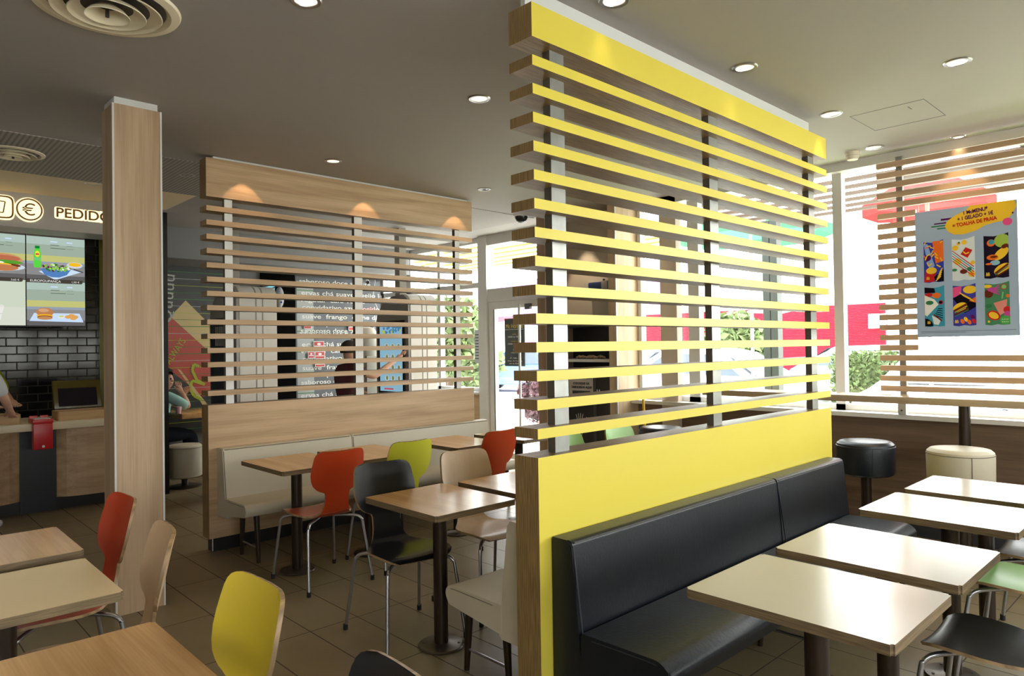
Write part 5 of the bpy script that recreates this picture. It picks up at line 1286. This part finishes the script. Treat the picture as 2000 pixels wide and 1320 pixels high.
t = thing('pergola', 'pergola of thin brown slats outside above the right windows', 'pergola', (0, 6.4, 2.95))
M_perg = plain('pergola_brown', (.08, .05, .03), .6)
for k in range(7): boxo('slat', -4.5, 4.0, .25+.33*k, .32+.33*k, 0.10, .13, M_perg, t)
for x in (-4.4, -1.2, 2.2): boxo('beam', x-.05, x+.05, .0, 2.4, .13, .26, M_framed, t)
t = thing('pergola', 'pergola of thin yellowish slats outside above the door', 'pergola', (-7.5, 6.5, 2.95))
for k in range(7): boxo('slat', -3.2, 2.2, .25+.36*k, .29+.36*k, 0.09, .12, plain('pergola_yellow', (.30, .21, .02), .6), t)
for x in (-3.0, 2.0): boxo('beam', x-.05, x+.05, .0, 2.3, .12, .24, M_framed, t)
def parasol(label, x, y, mat, r=1.3, z=3.1):
    t = thing('parasol', label, 'parasol', (x, y, -0.05))
    bm = bmesh.new(); n = 8; top = bm.verts.new((0, 0, z+.45)); rim = [bm.verts.new((r*math.cos(2*PI*i/n+.4), r*math.sin(2*PI*i/n+.4), z)) for i in range(n)]; low = [bm.verts.new((v_.co.x, v_.co.y, z-.16)) for v_ in rim]
    for i in range(n):
        j = (i+1) % n; bm.faces.new((top, rim[i], rim[j])); bm.faces.new((rim[i], low[i], low[j], rim[j]))
    mob('canopy', bm, mat, t)
    bm = bmesh.new(); cyl(bm, (0, 0), .025, 0, z+.4, 12); mob('pole', bm, M_alu, t, smooth=True)
    bm = bmesh.new(); cyl(bm, (0, 0), .28, 0, .08, 24); mob('foot', bm, M_conc, t)
parasol('red parasol outside behind the top of the slat screen', -2.75, 9.9, paper('parasol_red', (.50, .05, .05)), 0.74, 3.32)
parasol('green parasol outside seen through the upper yellow slats', -5.4, 10.4, paper('parasol_green', (.08, .28, .14)), 1.2, 3.35)
t = thing('steel_post', 'double grey green steel post outside behind the yellow slats', 'post', (-3.89, 8.0, -0.05)); gm = plain('post_green', (.05, .06, .055), .5)
boxo('post_half', -.09, -.006, -.06, .06, 0, 3.0, gm, t); boxo('post_half', .006, .09, -.06, .06, 0, 3.0, gm, t)

# ------------------------------------------------------------------ light
w = bpy.data.worlds.new('sky'); SC.world = w; w.use_nodes = True; nt = w.node_tree
bg = nt.nodes['Background']; tc = nt.nodes.new('ShaderNodeTexCoord'); sp = nt.nodes.new('ShaderNodeSeparateXYZ'); cr = nt.nodes.new('ShaderNodeValToRGB')
nt.links.new(tc.outputs['Generated'], sp.inputs[0]); nt.links.new(sp.outputs['Z'], cr.inputs['Fac'])
cr.color_ramp.elements[0].position = 0.0; cr.color_ramp.elements[0].color = (1, .97, .93, 1)
cr.color_ramp.elements[1].position = 0.8; cr.color_ramp.elements[1].color = (.92, .95, 1, 1)
nt.links.new(cr.outputs['Color'], bg.inputs['Color']); bg.inputs['Strength'].default_value = WORLD
sl = bpy.data.lights.new('sun', 'SUN'); sl.energy = 16; sl.angle = math.radians(1.0); sl.color = (1, .96, .90)
so = bpy.data.objects.new('sun', sl); COL.objects.link(so)
so.rotation_euler = Vector((-0.10, 0.42, 0.90)).to_track_quat('Z', 'Y').to_euler()
def portal(loc, rot, sx, sy):
    L = bpy.data.lights.new('daylight_portal', 'AREA'); L.shape = 'RECTANGLE'; L.size = sx; L.size_y = sy; L.cycles.is_portal = True
    o = bpy.data.objects.new('daylight_portal', L); o.location = loc; o.rotation_euler = rot; COL.objects.link(o)
portal((-0.9, 6.07, 1.93), (-PI/2, 0, 0), 7.0, 2.1)
portal((-6.9, 6.27, 1.6), (-PI/2, 0, 0), 5.2, 2.8)
portal((2.72, 1.2, 1.71), (PI/2, 0, PI/2), 9.6, 1.25)

# ------------------------------------------------------------------ camera
cam = bpy.data.cameras.new('camera'); cam.sensor_width = 36; cam.sensor_fit = 'HORIZONTAL'; cam.lens = 1364.15*36/2000; cam.clip_start = 0.05
co = bpy.data.objects.new('camera', cam); COL.objects.link(co)
yaw, pit, rol = 0.810373055, 0.0122376898, 0.0146687699
fw = Vector((-math.sin(yaw)*math.cos(pit), math.cos(yaw)*math.cos(pit), math.sin(pit))); rt = Vector((math.cos(yaw), math.sin(yaw), 0)); dn = fw.cross(rt)
R2 = math.cos(rol)*rt+math.sin(rol)*dn; D2 = -math.sin(rol)*rt+math.cos(rol)*dn
Mx = Matrix((R2, -D2, -fw)).transposed().to_4x4(); Mx.translation = Vector((0, 0, 1.5)); co.matrix_world = Mx
SC.camera = co
SC.view_settings.view_transform = 'Standard'; SC.view_settings.look = 'None'; SC.view_settings.gamma = 1; SC.view_settings.use_curve_mapping = False
SC.view_settings.exposure = EXPO
cy = SC.cycles; cy.max_bounces = 10; cy.diffuse_bounces = 5; cy.glossy_bounces = 4; cy.transparent_max_bounces = 16; cy.caustics_reflective = False; cy.caustics_refractive = False
cy.use_denoising = True; cy.sample_clamp_indirect = 6
for o in SC.objects:
    if o.parent is None and o.type == 'MESH' and not o.get('kind') and not o.get('label'): o['kind'] = 'structure'
